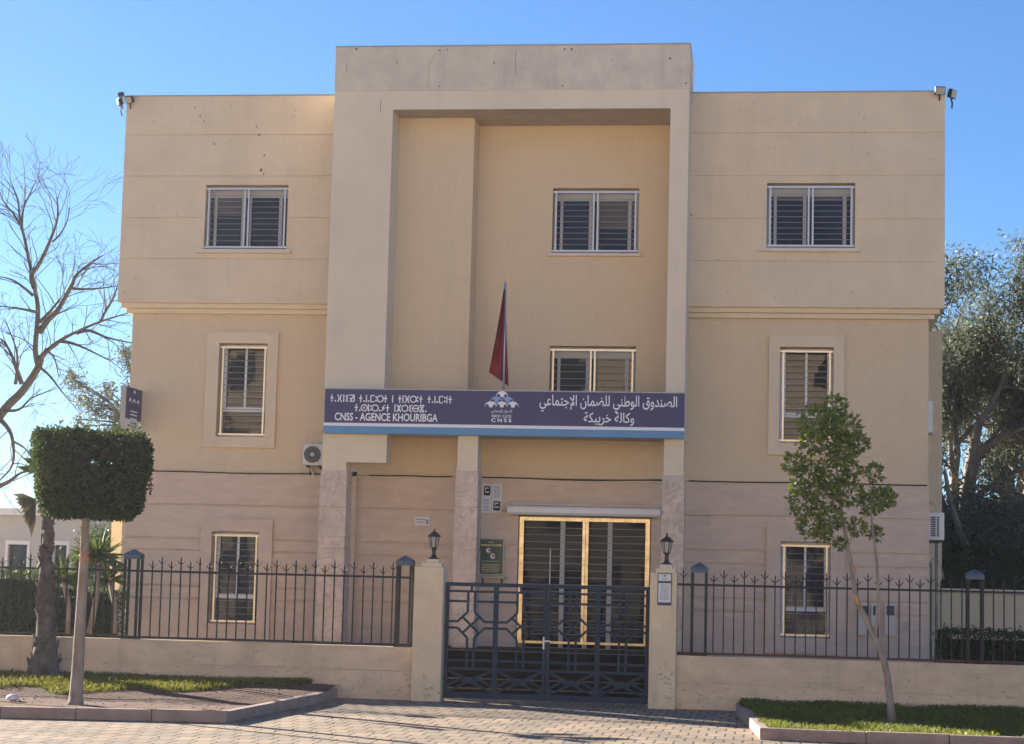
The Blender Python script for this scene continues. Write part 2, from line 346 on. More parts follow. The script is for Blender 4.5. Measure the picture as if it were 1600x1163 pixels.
def text(name, body, x0, x1, zc, h, y, mat, parent, bold=0., slope=0.):
    # printed lettering facing -y, fitted between x0 and x1, h high, centred on zc
    cu = bpy.data.curves.new('lettering', 'FONT'); cu.body = body; cu.size = 1; cu.offset = bold; cu.resolution_u = 3
    tmp = bpy.data.objects.new('lettering', cu); COL.objects.link(tmp)
    dg = bpy.context.evaluated_depsgraph_get(); me = bpy.data.meshes.new_from_object(tmp.evaluated_get(dg)); bpy.data.objects.remove(tmp); bpy.data.curves.remove(cu)
    bm = bmesh.new(); bm.from_mesh(me)
    seen = set(); k = 0
    for v in bm.verts:                # lift neighbouring glyphs by fractions of a millimetre so that overlaps never share a plane
        if v in seen: continue
        st = [v]; seen.add(v); comp = []
        while st:
            a = st.pop(); comp.append(a)
            for e in a.link_edges:
                o = e.other_vert(a)
                if o not in seen: seen.add(o); st.append(o)
        for a in comp: a.co.z = (k % 4)*.0006
        k += 1
    xs = [v.co.x for v in bm.verts]; ys = [v.co.y for v in bm.verts]; ax, bx, ay, by = min(xs), max(xs), min(ys), max(ys)
    for v in bm.verts:
        X = x0+(v.co.x-ax)/(bx-ax)*(x1-x0); Z = zc+((v.co.y-ay)/(by-ay)-.5)*h; v.co = Vector((X, y-v.co.z, Z))
    bm.to_mesh(me); bm.free(); me.materials.clear(); me.materials.append(M[mat])
    return link(name, me, parent)

# ------------------------------------------------------------------ ground
g = MB(); g.quad((-900, -900, -.02), (900, -900, -.02), (900, 900, -.02), (-900, 900, -.02)); tag(g.build('ground', 'dust'), 'dry earth ground around the building', 'ground', kind='structure')
g = MB(); g.quad((-40, -20, 0), (40, -20, 0), (40, -2.5, 0), (-40, -2.5, 0)); tag(g.build('pavement', 'pavers'), 'brown interlocking block paving in front of the gate', 'pavement', kind='structure')
g = MB(); g.quad((-90, -56, -.012), (90, -56, -.012), (90, -20, -.012), (-90, -20, -.012)); tag(g.build('road', 'road_bounce'), 'unseen road in front of the block paving, toned pale to bounce light', 'road', kind='structure')

# ------------------------------------------------------------------ planted beds
def kerb(pts, label, w=.12, h=.14):
    b = MB()
    for a, c in zip(pts[:-1], pts[1:]):
        a = Vector((a[0], a[1], 0)); c = Vector((c[0], c[1], 0)); d = c-a; n = max(1, round(d.length/1.0)); u = d.normalized(); s = Vector((-u.y, u.x, 0))*w
        for i in range(n):
            p = a+d*(i/n)+u*.004; q = a+d*((i+1)/n)-u*.004; hh = h+random.uniform(-.006, .006)
            k = len(b.v); b.v += [tuple(t) for t in (p, q, q+s, p+s)]+[tuple(t+Vector((0, 0, hh))) for t in (p, q, q+s, p+s)]
            b.f += [tuple(k+i2 for i2 in f) for f in ((3, 2, 1, 0), (4, 5, 6, 7), (0, 1, 5, 4), (1, 2, 6, 5), (2, 3, 7, 6), (3, 0, 4, 7))]
    return tag(b.build('kerb', 'kerb', bevel=.012), label, 'kerb', kind='structure')
KL = [(-16, G(0, 1122)[1]-.8), tuple(G(0, 1122)[:2]), tuple(G(354, 1130)[:2]), tuple(G(496, 1101)[:2]), (-1.95, -5.09)]
kerb(KL, 'concrete kerb round the left planted bed')
KR = [(3.95, -5.09), tuple(G(1150, 1116)[:2]), tuple(G(1187, 1156)[:2]), tuple(G(1353, 1163)[:2]), (14, float(G(1353, 1163)[1])+.1)]
kerb(KR, 'concrete kerb round the right planted bed')
def bedsheet(name, poly, zf, mat, label, cat, step=.16):
    xs = np.arange(min(p[0] for p in poly), max(p[0] for p in poly)+step, step); ys = np.arange(min(p[1] for p in poly), max(p[1] for p in poly)+step, step)
    def ins(x, y):
        c = False; n = len(poly)
        for i in range(n):
            (x1, y1), (x2, y2) = poly[i], poly[(i+1) % n]
            if (y1 > y) != (y2 > y) and x < (x2-x1)*(y-y1)/(y2-y1)+x1: c = not c
        return c
    b = MB(); idx = {}
    def vid(i, j):
        if (i, j) not in idx: idx[(i, j)] = len(b.v); b.v.append((xs[i], ys[j], zf(xs[i], ys[j])))
        return idx[(i, j)]
    for i in range(len(xs)-1):
        for j in range(len(ys)-1):
            if ins(xs[i]+step/2, ys[j]+step/2): b.f.append((vid(i, j), vid(i+1, j), vid(i+1, j+1), vid(i, j+1)))
    o = b.build(name, mat, smooth=True); tag(o, label, cat, kind='structure'); return ins
def zl(x, y): return .05+.14*max(0, min(1, (y+8.3)/3))+.012*math.sin(3*x+2*y)*math.cos(4*y-x)
def zr(x, y): return .09+.05*max(0, min(1, (y+8.5)/3))+.01*math.sin(3.3*x+2*y)
PL = [(-16, -5.06)]+[(x+.02*0, y) for x, y in KL]
PL = [(-16, -5.0), (-16, KL[0][1]+.05), (KL[1][0], KL[1][1]+.05), (KL[2][0]-.08, KL[2][1]+.06), (KL[3][0]-.06, KL[3][1]), (KL[4][0]-.06, -5.0)]
PR = [(KR[0][0]+.06, -5.0), (KR[1][0]+.06, KR[1][1]), (KR[2][0]+.08, KR[2][1]+.06), (KR[3][0], KR[3][1]+.05), (14, KR[4][1]+.05), (14, -5.0)]
insL = bedsheet('soil_bed', PL, zl, 'soil', 'bare brown soil in the left planted bed', 'soil')
insR = bedsheet('lawn_bed', PR, zr, 'turf_soil', 'turf in the right planted bed', 'lawn')
def grass(n, sampler, inside, zf, hmin, hmax, name, label, mat='grass'):
    P = []
    while len(P) < n:
        x, y = sampler()
        if inside(x, y): P.append((x, y, zf(x, y)-.005))
    P = np.array(P); d = np.c_[rng.normal(0, .45, n), rng.normal(0, .45, n), np.ones(n)]; d /= np.linalg.norm(d, axis=1, keepdims=True)
    h = rng.uniform(hmin, hmax, n)[:, None]; th = rng.uniform(0, math.pi, n); s = np.c_[np.cos(th), np.sin(th), np.zeros(n)]*.006
    b1 = P+d*h*.55; tip = P+d*h+np.c_[rng.normal(0, .3, (n, 2)), -.15*np.ones(n)]*h
    V = np.stack([P-s, P+s, b1+s*.8, tip, b1-s*.8], 1).reshape(-1, 3); F = np.arange(5*n).reshape(n, 5)
    o = npmesh(name, V, F, mat); tag(o, label, 'grass', kind='stuff')
def sampL():
    x = random.uniform(-9.5, -2.35); d = abs(random.gauss(0, .55))
    lim = (2.3 if x < -4.6 else 2.3*max(.12, min(1, (-2.2-x)/2.4)))
    d = random.random()**1.1*lim*(.75+.4*math.sin(2.1*x)**2)
    return x, -5.1-d
grass(26000, sampL, insL, zl, .05, .14, 'grass', 'sunlit grass strip along the foot of the left boundary wall', 'grass_dry_lit')
def sampR():
    while True:
        x, y = random.uniform(3.9, 10.5), random.uniform(-11.2, -5.1)
        if random.random() > .62+.5*math.sin(2.7*x+1)*math.sin(2.1*y+x)+.25*math.sin(7*x-3*y): continue
        return x, y
grass(42000, sampR, insR, zr, .04, .11, 'grass', 'green lawn filling the right planted bed')
# fallen leaves and grit
n_ = 260; Pl = np.c_[rng.uniform(-6, 10, n_), rng.uniform(-13.5, -5.3, n_), np.full(n_, .008)]
for q_ in Pl:
    if insL(q_[0], q_[1]): q_[2] = zl(q_[0], q_[1])+.01
    elif insR(q_[0], q_[1]): q_[2] = zr(q_[0], q_[1])+.06
Vl, Fl = leafverts(Pl, .055, .028, np.tile([0, 0, .05], (n_, 1)), 1.); Vl[:, 2] = np.repeat(Pl[:, 2], 4)+np.abs(Vl[:, 2]-np.repeat(Pl[:, 2], 4))*.35
tag(npmesh('leaf_litter', Vl, Fl, 'dry'), 'dry fallen leaves scattered over the paving and planted beds', 'leaves', kind='stuff')
# pebbles and clods on the soil
b = MB()
for i in range(260):
    x, y = random.uniform(-7, -2.1), random.uniform(-10.4, -6.2)
    if insL(x, y):
        r = random.uniform(.004, .016); b.lathe((x, y, zl(x, y)-r*.4), [(r*.5, 0), (r, r*.5), (r*.7, r), (r*.1, r*1.2)], 6, random.random())
tag(b.build('soil_clods', 'soil'), 'small clods and stones lying on the left soil bed', 'soil', kind='stuff')
p = G(20, 1082, .16); b = MB(); b.lathe((p[0], p[1], zl(p[0], p[1])), [(.02, 0), (.09, .02), (.08, .06), (.03, .085)], 9, .4)
tag(b.build('stone', 'paper', smooth=True), 'small white stone lying in the grass left of the palm', 'stone')

# ------------------------------------------------------------------ the office building
YU, YL, YP = -.25, 0., -1.25          # upper storey, lower wall, portal front
XU0, XU1, XL0, XL1 = -7.215, 7.245, -7., 7.
ZROOF, ZUB, ZPL, ZPT = 10.283, 6.548, 3.561, 10.879
PX0, PX1, IX0, IX1, ZI = -3.173, 2.924, -2.143, 2.612, 9.78
SB, ST = 4.197, 4.936
ZPORCH = .66
B = thing('office_building', 'three storey cream office building with a tall projecting entrance portal and pink stone base', 'building')
def bp(mb, name, mat, parent=B, **k): return mb.build(name, mat, parent, **k)
w_ul = rect(320, 289, 449, 390, YU); w_ur = rect(1198, 286, 1336, 388, YU); w_pu = rect(863, 294, 998, 396, YL)
w_ml = rect(341, 537, 417, 683, YL); w_mr = rect(1218, 543, 1302, 693, YL); w_pm = rect(858, 541, 993, 662, YL)
w_ll = rect(330, 831, 404, 975, YL); w_lr = rect(1219, 847, 1297, 997, YL); door = rect(808, 806, 1016, 1013, YL)
door = (door[0], door[1], ZPORCH, door[3])
# lower walls
bp(wall(XL0, PX0+.25, ZPL, ZUB-.17, YL, .3, [w_ml]), 'wall', 'plaster_rough')
bp(wall(PX1-.1, XL1, ZPL, ZUB-.17, YL, .3, [w_mr]), 'wall', 'plaster_rough')
bp(wall(PX0+.25, PX1-.1, ZPL, ZI+.2, YL, .3, [w_pu, w_pm]), 'recess_wall', 'plaster_rough')
bp(MB().box(IX0-.1, X_(736, 400, -.62), -.62, -.004, SB+.2, ZI-.002), 'recess_pier', 'plaster_rough')
# stone plinth with joints
grl = sorted({Z_(450, 792, 0), Z_(470, 845, 0), Z_(470, 864, 0), Z_(470, 920, 0), Z_(470, 940, 0)}); grr = sorted({Z_(1120, 806, 0), Z_(1120, 860, 0), Z_(1120, 881, 0), Z_(1120, 935, 0), Z_(1120, 955, 0)})
bp(wall(XL0-.015, PX0+.3, -.01, ZPL-.012, -.03, .29, [w_ll], grl, .036, .035), 'stone_plinth', 'stone')
bp(wall(PX0+.3, PX1-.1, -.01, ZPL-.012, -.03, .29, [door], grr, .034, .032), 'stone_plinth', 'stone')
bp(wall(PX1-.1, XL1+.015, -.01, ZPL-.012, -.03, .29, [w_lr], grr, .036, .035), 'stone_plinth', 'stone')
# side and rear walls, roof slabs
b = MB()
for x0, x1 in ((XL0, XL0+.25), (XL1-.25, XL1)): b.box(x0, x1, .302, 12, 0, ZUB)
b.box(XL0+.25, XL1-.25, 11.7, 12, 0, ZUB); bp(b, 'side_wall', 'plaster_rough')
bp(MB().box(XL1-.3, X_(1472, 700, 2.6), 2.6, 9, 0, ZUB-.02), 'rear_annex', 'plaster_rough')
bp(MB().box(X_(173, 850, 2.2), XL0+.1, 2.2, 8, 0, Z_(185, 800, 2.2)), 'rear_annex', 'cream')
# upper storey wings
gz = [Z_(1200, y, YU) for y in (208.2, 275, 342.2, 408.8)]
bp(wall(XU0, PX0+.12, ZUB, ZROOF, YU, .2, [w_ul], gz), 'upper_wall', 'plaster_smooth')
bp(wall(PX1-.12, XU1, ZUB, ZROOF, YU, .2, [w_ur], gz), 'upper_wall', 'plaster_smooth')
b = MB()
for x0, x1 in ((XU0, XU0+.25), (XU1-.25, XU1)): b.box(x0, x1, .202, 12.2, ZUB, ZROOF)
b.box(XU0+.25, XU1-.25, 12, 12.2, ZUB, ZROOF); bp(b, 'upper_side_wall', 'plaster_smooth')
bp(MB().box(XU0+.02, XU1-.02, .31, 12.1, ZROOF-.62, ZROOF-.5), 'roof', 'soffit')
b = MB()                      # cornice in two steps, wrapped round the ends
for d, z0, z1 in ((.17, ZUB-.085, ZUB-.003), (.09, ZUB-.17, ZUB-.088)):
    for x0, x1, sx in ((XL0-d, PX0+.12, 0), (PX1-.12, XL1+d, 1)):
        b = MB().box(x0, x1, -d, .28, z0, z1); b.box(*((XL1+.002, XL1+d) if sx else (XL0-d, XL0-.002)), .279, 11.9, z0+.0005, z1-.0005); bp(b, 'cornice', 'cream')
for x0, x1 in ((XU0+.004, PX0+.1), (PX1-.1, XU1-.004)): bp(MB().box(x0, x1, YU+.004, .3, ZUB-.0025, ZUB+.05), 'soffit', 'plaster_smooth')
for x0, x1 in ((XU0-.012, PX0-.004), (PX1+.004, XU1+.012)): bp(MB().box(x0, x1, YU-.012, .22, ZROOF+.001, ZROOF+.022), 'coping', 'grey_metal')   # thin sheet along the roof edge
# portal
zc = Z_(800, 141, YP)
colx = X_(541, 735, YP); zL = Z_(575, 723, YP); z3 = Z_(520, 735, YP)
P = bp(wall(PX0, PX1, ZI, zc, YP, .5), 'portal_lintel', 'portal_paint')
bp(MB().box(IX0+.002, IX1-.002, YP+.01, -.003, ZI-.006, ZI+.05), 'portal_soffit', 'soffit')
bp(MB().box(PX0-.006, PX1+.006, YP-.008, .51, zc+.001, ZPT), 'parapet_band', 'concrete_band')
bp(MB().box(PX0-.014, PX1+.014, YP-.016, .52, ZPT+.001, ZPT+.022), 'coping', 'grey_metal')
b = MB().box(PX0, IX0, YP, -.002, SB+.002, ZI-.001); bp(b, 'portal_pier', 'portal_paint')
bp(MB().box(IX1, PX1, YP, -.002, SB+.002, ZI-.001), 'portal_pier', 'portal_paint')
def column(x0, x1, ztop, zst, extra=None):
    cpart = bp(MB().box(x0, x1, YP, YP+.42, ZPORCH, ztop), 'column', 'cream')
    if extra: b2 = MB().box(x1+.001, extra[0], YP, YP+.42, extra[1], ztop); b2.build('bracket', 'cream', cpart)
    b2 = MB(); z = zst; hs = [.62, .5, .2, .42, .2, .5, .4, .4]; k = 0
    while z > ZPORCH+.02:
        h = min(hs[k % 8], z-ZPORCH); e = .018+.006*(k % 2); b2.box(x0-e, x1+e, YP-e, YP+.42+e, z-h+.012, z); z -= h; k += 1
    b2.build('marble_cladding', 'marble', cpart)
column(X_(504, 710, YP), X_(541, 725, YP), SB-.002, Z_(520, 735, YP), (X_(604, 700, YP), zL))
column(X_(715, 710, YP), X_(746.5, 710, YP), SB-.002, Z_(730, 736, YP))
column(X_(1037.5, 720, YP), X_(1068, 720, YP), SB-.002, Z_(1052, 743, YP))
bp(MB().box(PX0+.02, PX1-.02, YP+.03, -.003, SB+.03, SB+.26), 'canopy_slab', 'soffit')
bp(MB().box(X_(548, 760, 0), X_(559, 760, 0), -.09, -.034, ZPORCH, ZPL-.04), 'wall_chase', 'stone')
# porch and steps
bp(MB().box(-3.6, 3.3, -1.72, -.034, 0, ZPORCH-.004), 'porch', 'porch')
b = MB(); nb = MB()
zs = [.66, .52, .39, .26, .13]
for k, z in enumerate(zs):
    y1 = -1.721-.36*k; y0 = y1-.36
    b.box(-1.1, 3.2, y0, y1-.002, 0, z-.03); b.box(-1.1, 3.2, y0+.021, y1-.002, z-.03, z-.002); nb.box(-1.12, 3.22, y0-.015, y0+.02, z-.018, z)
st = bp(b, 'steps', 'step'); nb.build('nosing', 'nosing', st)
# cable along the top of the plinth
def cable(x0, x1, n=24, sag=.008):
    pts = []
    for i in range(n+1):
        t = i/n; pts.append((x0+(x1-x0)*t, -.045, ZPL+.0+.006*math.sin(t*9+x0)-sag*math.sin(math.pi*t)))
    bp(MB().tube(pts, .011, 6), 'cable', 'black', smooth=True)
cable(XL0+.25, PX0-.03); cable(IX0-.45, X_(707, 745, 0)); cable(X_(748, 745, 0), X_(1035, 752, 0), sag=.02); cable(PX1+.05, XL1-.02, sag=.0)
# old anchor holes, rust spots and hairline cracks in the render
def marks(pts, Y, size):
    b = MB()
    for px, py, k in pts:
        p = at(px, py, Y); n = 7; b.prism([(p[0]+size*k*(.7+.5*random.random())*math.cos(2*math.pi*i/n), p[2]+size*k*(.7+.6*random.random())*math.sin(2*math.pi*i/n)) for i in range(n)], Y-.0022, Y-.0008)
    o = bp(b, 'wall_marks', 'stain_dark'); o['kind'] = 'stuff'
marks([(305, 168, .8), (313, 182, 1), (319, 190, .8), (401, 198, .8), (405, 211, 1.1), (335, 225, .9), (413, 243, .9), (408, 266, 1.5), (412, 272, .8), (500, 280, .6), (240, 190, .5), (470, 440, .5)], YU, .019)
marks([(1350, 185, .7), (1352, 208, .6), (1080, 336, .8), (1380, 450, .5), (1250, 430, .4)], YU, .019)
yb_ = YP-.008
marks([(557, 77, 1.2), (687, 79, .9), (699, 78, .8), (772, 98, .9), (882, 77, 1), (893, 77, 1.2), (1047, 92, 1.1), (687, 135, .9), (879, 134, .8), (1072, 130, .9), (620, 98, .8), (956, 94, .7)], yb_, .019)
def crack(pts, Y, w=.008):
    b = MB()
    for p, q in zip(pts[:-1], pts[1:]):
        p, q = at(*p, Y), at(*q, Y); b.bar((p[0], p[2]), (q[0], q[2]), w, Y-.0018, Y-.0008)
    bp(b, 'crack', 'stain_dark')
crack([(806, 78), (805, 95), (806, 118)], yb_); crack([(542, 100), (541, 112)], yb_); crack([(595, 158), (594, 176)], YP, .01)
crack([(682, 84), (670, 100), (669, 135)], yb_, .005)
# ---- windows
def window(h, Y, style, parts, parent=B, sill=None, surround=None, n=9, frame='alu', inner='white_frame', pane='pane', blind=()):
    x0, x1, z0, z1 = h; yf = Y+.02; t = .04
    b = MB()
    b.box(x0+.005, x1-.005, yf+.16, yf+.2, z0+.004, z0+.05); b.box(x0+.005, x1-.005, yf+.16, yf+.2, z1-.06, z1-.004)
    b.box(x0+.005, x0+.05, yf+.16, yf+.2, z0+.05, z1-.06); b.box(x1-.05, x1-.005, yf+.16, yf+.2, z0+.05, z1-.06)
    win = bp(b, 'window', inner if style != 'wide' else 'grey_frame', parent)
    s = MB(); zz1 = z1-.06
    if style == 'wide':
        xm = (x0+x1)/2; s.box(x0+.05, x1-.05, yf+.163, yf+.195, z1-.2, z1-.061)     # roller box
        for a, c in ((x0+.12, x0+.17), (xm-.13, xm-.07), (xm+.02, xm+.05), (x1-.2, x1-.14)): s.box(a, c, yf+.165, yf+.21, z0+.051, z1-.201)
    else:
        zt = z0+(z1-z0)*.30; s.box(x0+.05, x1-.05, yf+.15, yf+.205, zt-.04, zt+.04)
        s.box((x0+x1)/2-.02, (x0+x1)/2+.02, yf+.165, yf+.2, zt+.041, z1-.061)
        s.box(x0+.051, x0+.1, yf+.165, yf+.21, zt+.041, z1-.061); s.box(x1-.1, x1-.051, yf+.165, yf+.21, zt+.041, z1-.061)
    s.build('sash', 'grey_frame' if style == 'wide' else inner, win)
    MB().box(x0+.05, x1-.05, yf+.178, yf+.186, z0+.05, z1-.06).build('pane', pane, win)
    for a, c, f in blind: MB().box(x0+(x1-x0)*a, x0+(x1-x0)*c, yf+.1705, yf+.177, z1-.06-(z1-z0-.12)*f, z1-.061).build('blind', 'blind', win)
    # steel grille standing in the opening
    gm = MB(); gb_ = MB(); fy0, fy1 = yf, yf+.03
    gm.box(x0+.004, x1-.004, fy0, fy1, z1-.085, z1-.05); gm.box(x0+.004, x1-.004, fy0, fy1, z0+.03, z0+.062)
    e = .045
    for a in (x0+e, x1-e-.03): gm.box(a, a+.03, fy0+.001, fy1+.001, z0+.0622, z1-.0852)
    if style == 'wide':
        xm = (x0+x1)/2
        for a in (xm-.05, xm+.02): gm.box(a, a+.03, fy0+.001, fy1+.001, z0+.0622, z1-.0852)
        spans = [(x0+e+.03, xm-.05), (xm+.05, x1-e-.03)]
    else: spans = [(x0+e+.03, x1-e-.03)]
    for k in range(n):
        z = z0+.062+(z1-z0-.147)*(k+1)/(n+1)
        for a, c in spans: gb_.box(a-.006, c+.006, fy1+.004, fy1+.014, z-.0045, z+.0045)
    gm.build('grille', frame, win); gb_.build('grille_bars', 'bar_grey', win)
    if sill:
        sx0, sx1, sz0, sz1 = sill; MB().box(sx0, sx1, Y-.07, Y-.003, sz0, min(sz1, z0-.002)).build('sill', 'sill', win)
    if surround:
        a0, a1, c0, c1 = surround; yy = Y-.06
        r = relief(sorted((a0, x0, x1, a1)), sorted((c0, z0, z1, c1)), lambda i, j: None if (i == 1 and j == 1) else yy, Y-.002)
        r.build('surround', parts, win)
    return win
window(w_ul, YU, 'wide', None, sill=rect(308, 390.5, 454, 396, YU), blind=((.06, .47, .45),))
window(w_ur, YU, 'wide', None, sill=rect(1187, 388.5, 1343, 394, YU), blind=((.06, .94, .22),))
window(w_pu, YL, 'wide', None, sill=rect(855, 396.5, 1001, 401, YL), blind=((.53, .94, .62),))
window(w_pm, YL, 'wide', None, frame='alu_gold', inner='alu_gold', pane='pane_mid')
window(w_ml, YL, 'tall', 'plaster_smooth', surround=rect(322, 520, 433, 700, YL), n=13, pane='pane_mid', frame='alu_gold')
window(w_mr, YL, 'tall', 'plaster_smooth', surround=rect(1201, 525, 1319, 712, YL), n=13, pane='pane_mid', frame='alu_gold')
window(w_ll, YL-.03, 'tall', 'stone', surround=rect(313, 811, 425, 998, YL), n=12, frame='alu_gold')
window(w_lr, YL-.03, 'tall', 'stone', surround=rect(1197, 824, 1320, 1022, YL), n=12, frame='alu_gold')
# ---- entrance door with gold security grille
x0, x1, z0, z1 = door; xm = (x0+x1)/2+.02
b = MB(); b.box(x0+.03, x1-.03, .16, .2, z1-.08, z1-.005)
for a, c in ((x0+.03, x0+.08), (xm-.45, xm-.37), (xm-.04, xm+.04), (xm+.37, xm+.45), (x1-.08, x1-.03)): b.box(a, c, .16, .2, z0, z1-.081)
b.box(x0+.08, x1-.08, .163, .197, z0+1.75, z0+1.82) if False else None
D = bp(b, 'entrance_door', 'grey_frame')
MB().box(x0+.03, x1-.03, .175, .185, z0, z1-.08).build('pane', 'pane_door', D)
b = MB(); b.box(xm-.62, xm-.605, .1, .115, z0+.9, z0+1.7); b.box(xm-.615, xm-.61, .115, .16, z0+1.0, z0+1.03); b.box(xm-.615, xm-.61, .115, .16, z0+1.6, z0+1.63); b.build('door_handle', 'alu', D)
b = MB(); yy = (0., .05)
b.box(x0+.02, x1-.02, *yy, z1-.1, z1-.04); b.box(x0+.02, x1-.02, *yy, z0+.07, z0+.1105)
for a, c in ((x0+.02, x0+.095), (xm-.052, xm-.004), (xm+.004, xm+.052), (x1-.095, x1-.02)): b.box(a, c, yy[0]+.002, yy[1]-.002, z0+.1105, z1-.1005)
b.build('grille_frame', 'gold', D)
b = MB()
for k in range(16):
    z = z0+.11+(z1-z0-.21)*(k+1)/17; b.box(x0+.0955, xm-.0525, .018, .032, z-.005, z+.005); b.box(xm+.0525, x1-.0955, .018, .032, z-.005, z+.005)
b.build('grille_bars', 'bar_grey', D)
# drain pipes and conduit
q = X_(1463, 940, 1.5)
bp(MB().tube([(q, 1.5, .1), (q, 1.5, Z_(1463, 846, 1.5))], .028, 8).tube([(q-.09, 1.5, .1), (q-.09, 1.5, Z_(1455, 880, 1.5))], .02, 8), 'drain_pipe', 'bark', smooth=True)
pts = [at(1450, 889, .2), at(1453, 879, .2), at(1460, 872, .2), at(1468, 878, .2), at(1475, 905, .2)]
bp(MB().tube(pts, .012, 6), 'hose', 'grey_metal', smooth=True)
b = MB(); zq = Z_(1090, 804, 0); b.box(PX1+.03, X_(1108, 804, 0), -.055, -.032, zq-.012, zq+.012); xq = X_(1108, 804, 0); b.box(xq+.001, xq+.022, -.055, -.032, zq-.17, zq+.012); b.box(xq+.023, xq+.1, -.054, -.033, zq-.17, zq-.148)
bp(b, 'conduit', 'stone')

# ------------------------------------------------------------------ name board
YS = YP-.16
N = thing('name_board', 'long navy name board with white lettering and blue stripe across the entrance portal', 'sign', (0, YS, SB))
sx0, sx1 = X_(507, 645, YS), X_(1069, 650, YS); ZST = Z_(790, 611.5, YS); ZSB = Z_(790, 681, YS)
zw1, zw0 = Z_(790, 664.5, YS), Z_(790, 669.5, YS)
MB().box(sx0, sx1, YS, YP-.003, zw1, ZST).build('panel', 'navy', N)
MB().box(sx0-.01, sx1+.005, YS+.002, YP-.003, zw0+.0005, zw1-.0005).build('stripe', 'sign_white', N)
MB().box(sx0-.01, sx1+.005, YS+.001, YP-.003, ZSB, zw0).build('stripe', 'sign_blue', N)
b = MB(); b.box(sx0-.002, sx1+.002, YS-.004, YP-.003, ZST+.0005, ZST+.018); b.build('edge_trim', 'grey_metal', N)
yt = YS-.003
H = ZST-zw1
text('lettering', arab('الصندوق الوطني للضمان الإجتماعي'), X_(843, 632, yt), X_(1058, 632, yt), Z_(950, 631.5, yt), .285, yt, 'sign_white', N, .012)
text('lettering', arab('وكالة خريبكة'), X_(912, 655, yt), X_(991, 655, yt), Z_(950, 655, yt), .225, yt, 'sign_white', N, .012)
text('lettering', 'CNSS - AGENCE KHOURIBGA', X_(523, 651, yt), X_(684, 651, yt), Z_(603, 652, yt), .135, yt, 'sign_white', N, .022)
def tifinagh(word, xa, xb, zc, h, y, mat, parent):
    # strokes on a 1-high grid; every sign gets a width; letters drawn as line, ring and dot strokes
    Wd = {'t': .62, 'a': .3, 'f': .95, 'n': .22, 'i': .62, 'q': .85, 'm': .72, 'u': .26, 'r': .95, ' ': .55, 's': .95, 'y': .6, 'x': .85, 'b': .95, 'g': .85}
    tot = sum(Wd[c]+.16 for c in word)-.16; s = (xb-xa)/tot; b = MB(); x = xa; lw = h*.15; cnt = [0]
    def ln(*pp):
        for p, q in zip(pp[:-1], pp[1:]):
            cnt[0] += 1; o = (cnt[0] % 5)*.0005
            pa = (x+p[0]*s, zc+(p[1]-.5)*h); qa = (x+q[0]*s, zc+(q[1]-.5)*h); b.bar(pa, qa, lw, y-o, y-o+.0002)
    def ring(cx, cz, r):
        k = 14; ln(*[(cx+r*math.cos(2*math.pi*i/k)*h/s, cz+r*math.sin(2*math.pi*i/k)) for i in range(k+1)])
    def dot(cx, cz):
        b.prism([(x+cx*s+.13*h*math.cos(t*math.pi/4), zc+(cz-.5)*h+.13*h*math.sin(t*math.pi/4)) for t in range(8)], y-.0028, y-.0026)
    for c in word:
        w = Wd[c]; m_ = w/2
        if c == 't': ln((m_, 0), (m_, 1)); ln((0, .55), (w, .55))
        elif c == 'a': dot(m_, .15)
        elif c == 'n': ln((m_, 0), (m_, 1))
        elif c == 'f': ln((.08, 1), (w*.34, .75), (w*.34, .25), (.08, 0)); ln((w-.08, 1), (w*.66, .75), (w*.66, .25), (w-.08, 0)); ln((w*.34, .5), (w*.66, .5))
        elif c == 'i': ln((w, .95), (.1, .8), (w*.7, .5), (.1, .2), (w, .05))
        elif c == 'q': ln((0, .95), (w, .95), (.12, .1), (w, .1), (w, .95)); ln((.0, .5), (w*.6, .5))
        elif c == 'm': ln((w, .92), (.05, .92), (.05, .08), (w, .08))
        elif c == 'u': dot(m_, .75); dot(m_, .25)
        elif c == 'r': ring(m_, .5, .42)
        elif c == 's': ring(m_, .5, .42); dot(m_, .5)
        elif c == 'y': ln((w, .9), (.12, .5), (w*.9, .5), (0, .1))
        elif c == 'x': ln((.05, 0), (w-.05, 1)); ln((.05, 1), (w-.05, 0)); ln((m_, .1), (m_, .9))
        elif c == 'g': ln((.05, .08), (w-.05, .92)); ln((.05, .92), (w-.05, .08)); ln((0, .92), (w, .92)); ln((0, .08), (w, .08))
        elif c == 'b': ring(m_, .5, .42); ln((.1, .5), (w-.1, .5))
        x += (w+.16)*s
    return b.build('lettering', mat, parent)
tifinagh('tafniq tanamurt n tnfrut tanamunt', X_(516, 622, yt), X_(706, 626, yt), Z_(610, 623.5, yt), .125, yt, 'sign_white', N)
tifinagh('tasnurayt nxribga', X_(554, 637, yt), X_(667, 639, yt), Z_(610, 638, yt), .125, yt, 'sign_white', N)
def umbrella(b, cx, cz, r, y, flip=False):
    o = [(cx+r*math.cos(math.pi*(1-i/16)), cz+r*.95*math.sin(math.pi*(1-i/16))-r*.2) for i in range(17)]
    inn = []
    for (a, c, hh) in ((1., .25, .5), (.25, -.2, .3), (-.2, -1., .55)):
        for i in range(1, 7):
            t = i/7; inn.append((cx+r*(a+(c-a)*t), cz-r*.2+r*hh*math.sin(math.pi*t)-(r*.28 if abs(a+(c-a)*t) < .24 else 0)))
    b.prism(o+inn, y, y+.0006)
lx = X_(784, 630, yt); u = abs(X_(794, 630, yt)-lx)
b = MB(); umbrella(b, lx, Z_(784, 618.5, yt), u*.95, yt-.0008)
for k in (-1, 0, 1): umbrella(b, lx+k*u*1.72, Z_(784, 634.5, yt), u*.95, yt-.0006)
b.build('emblem', 'sign_white', N)
b = MB()
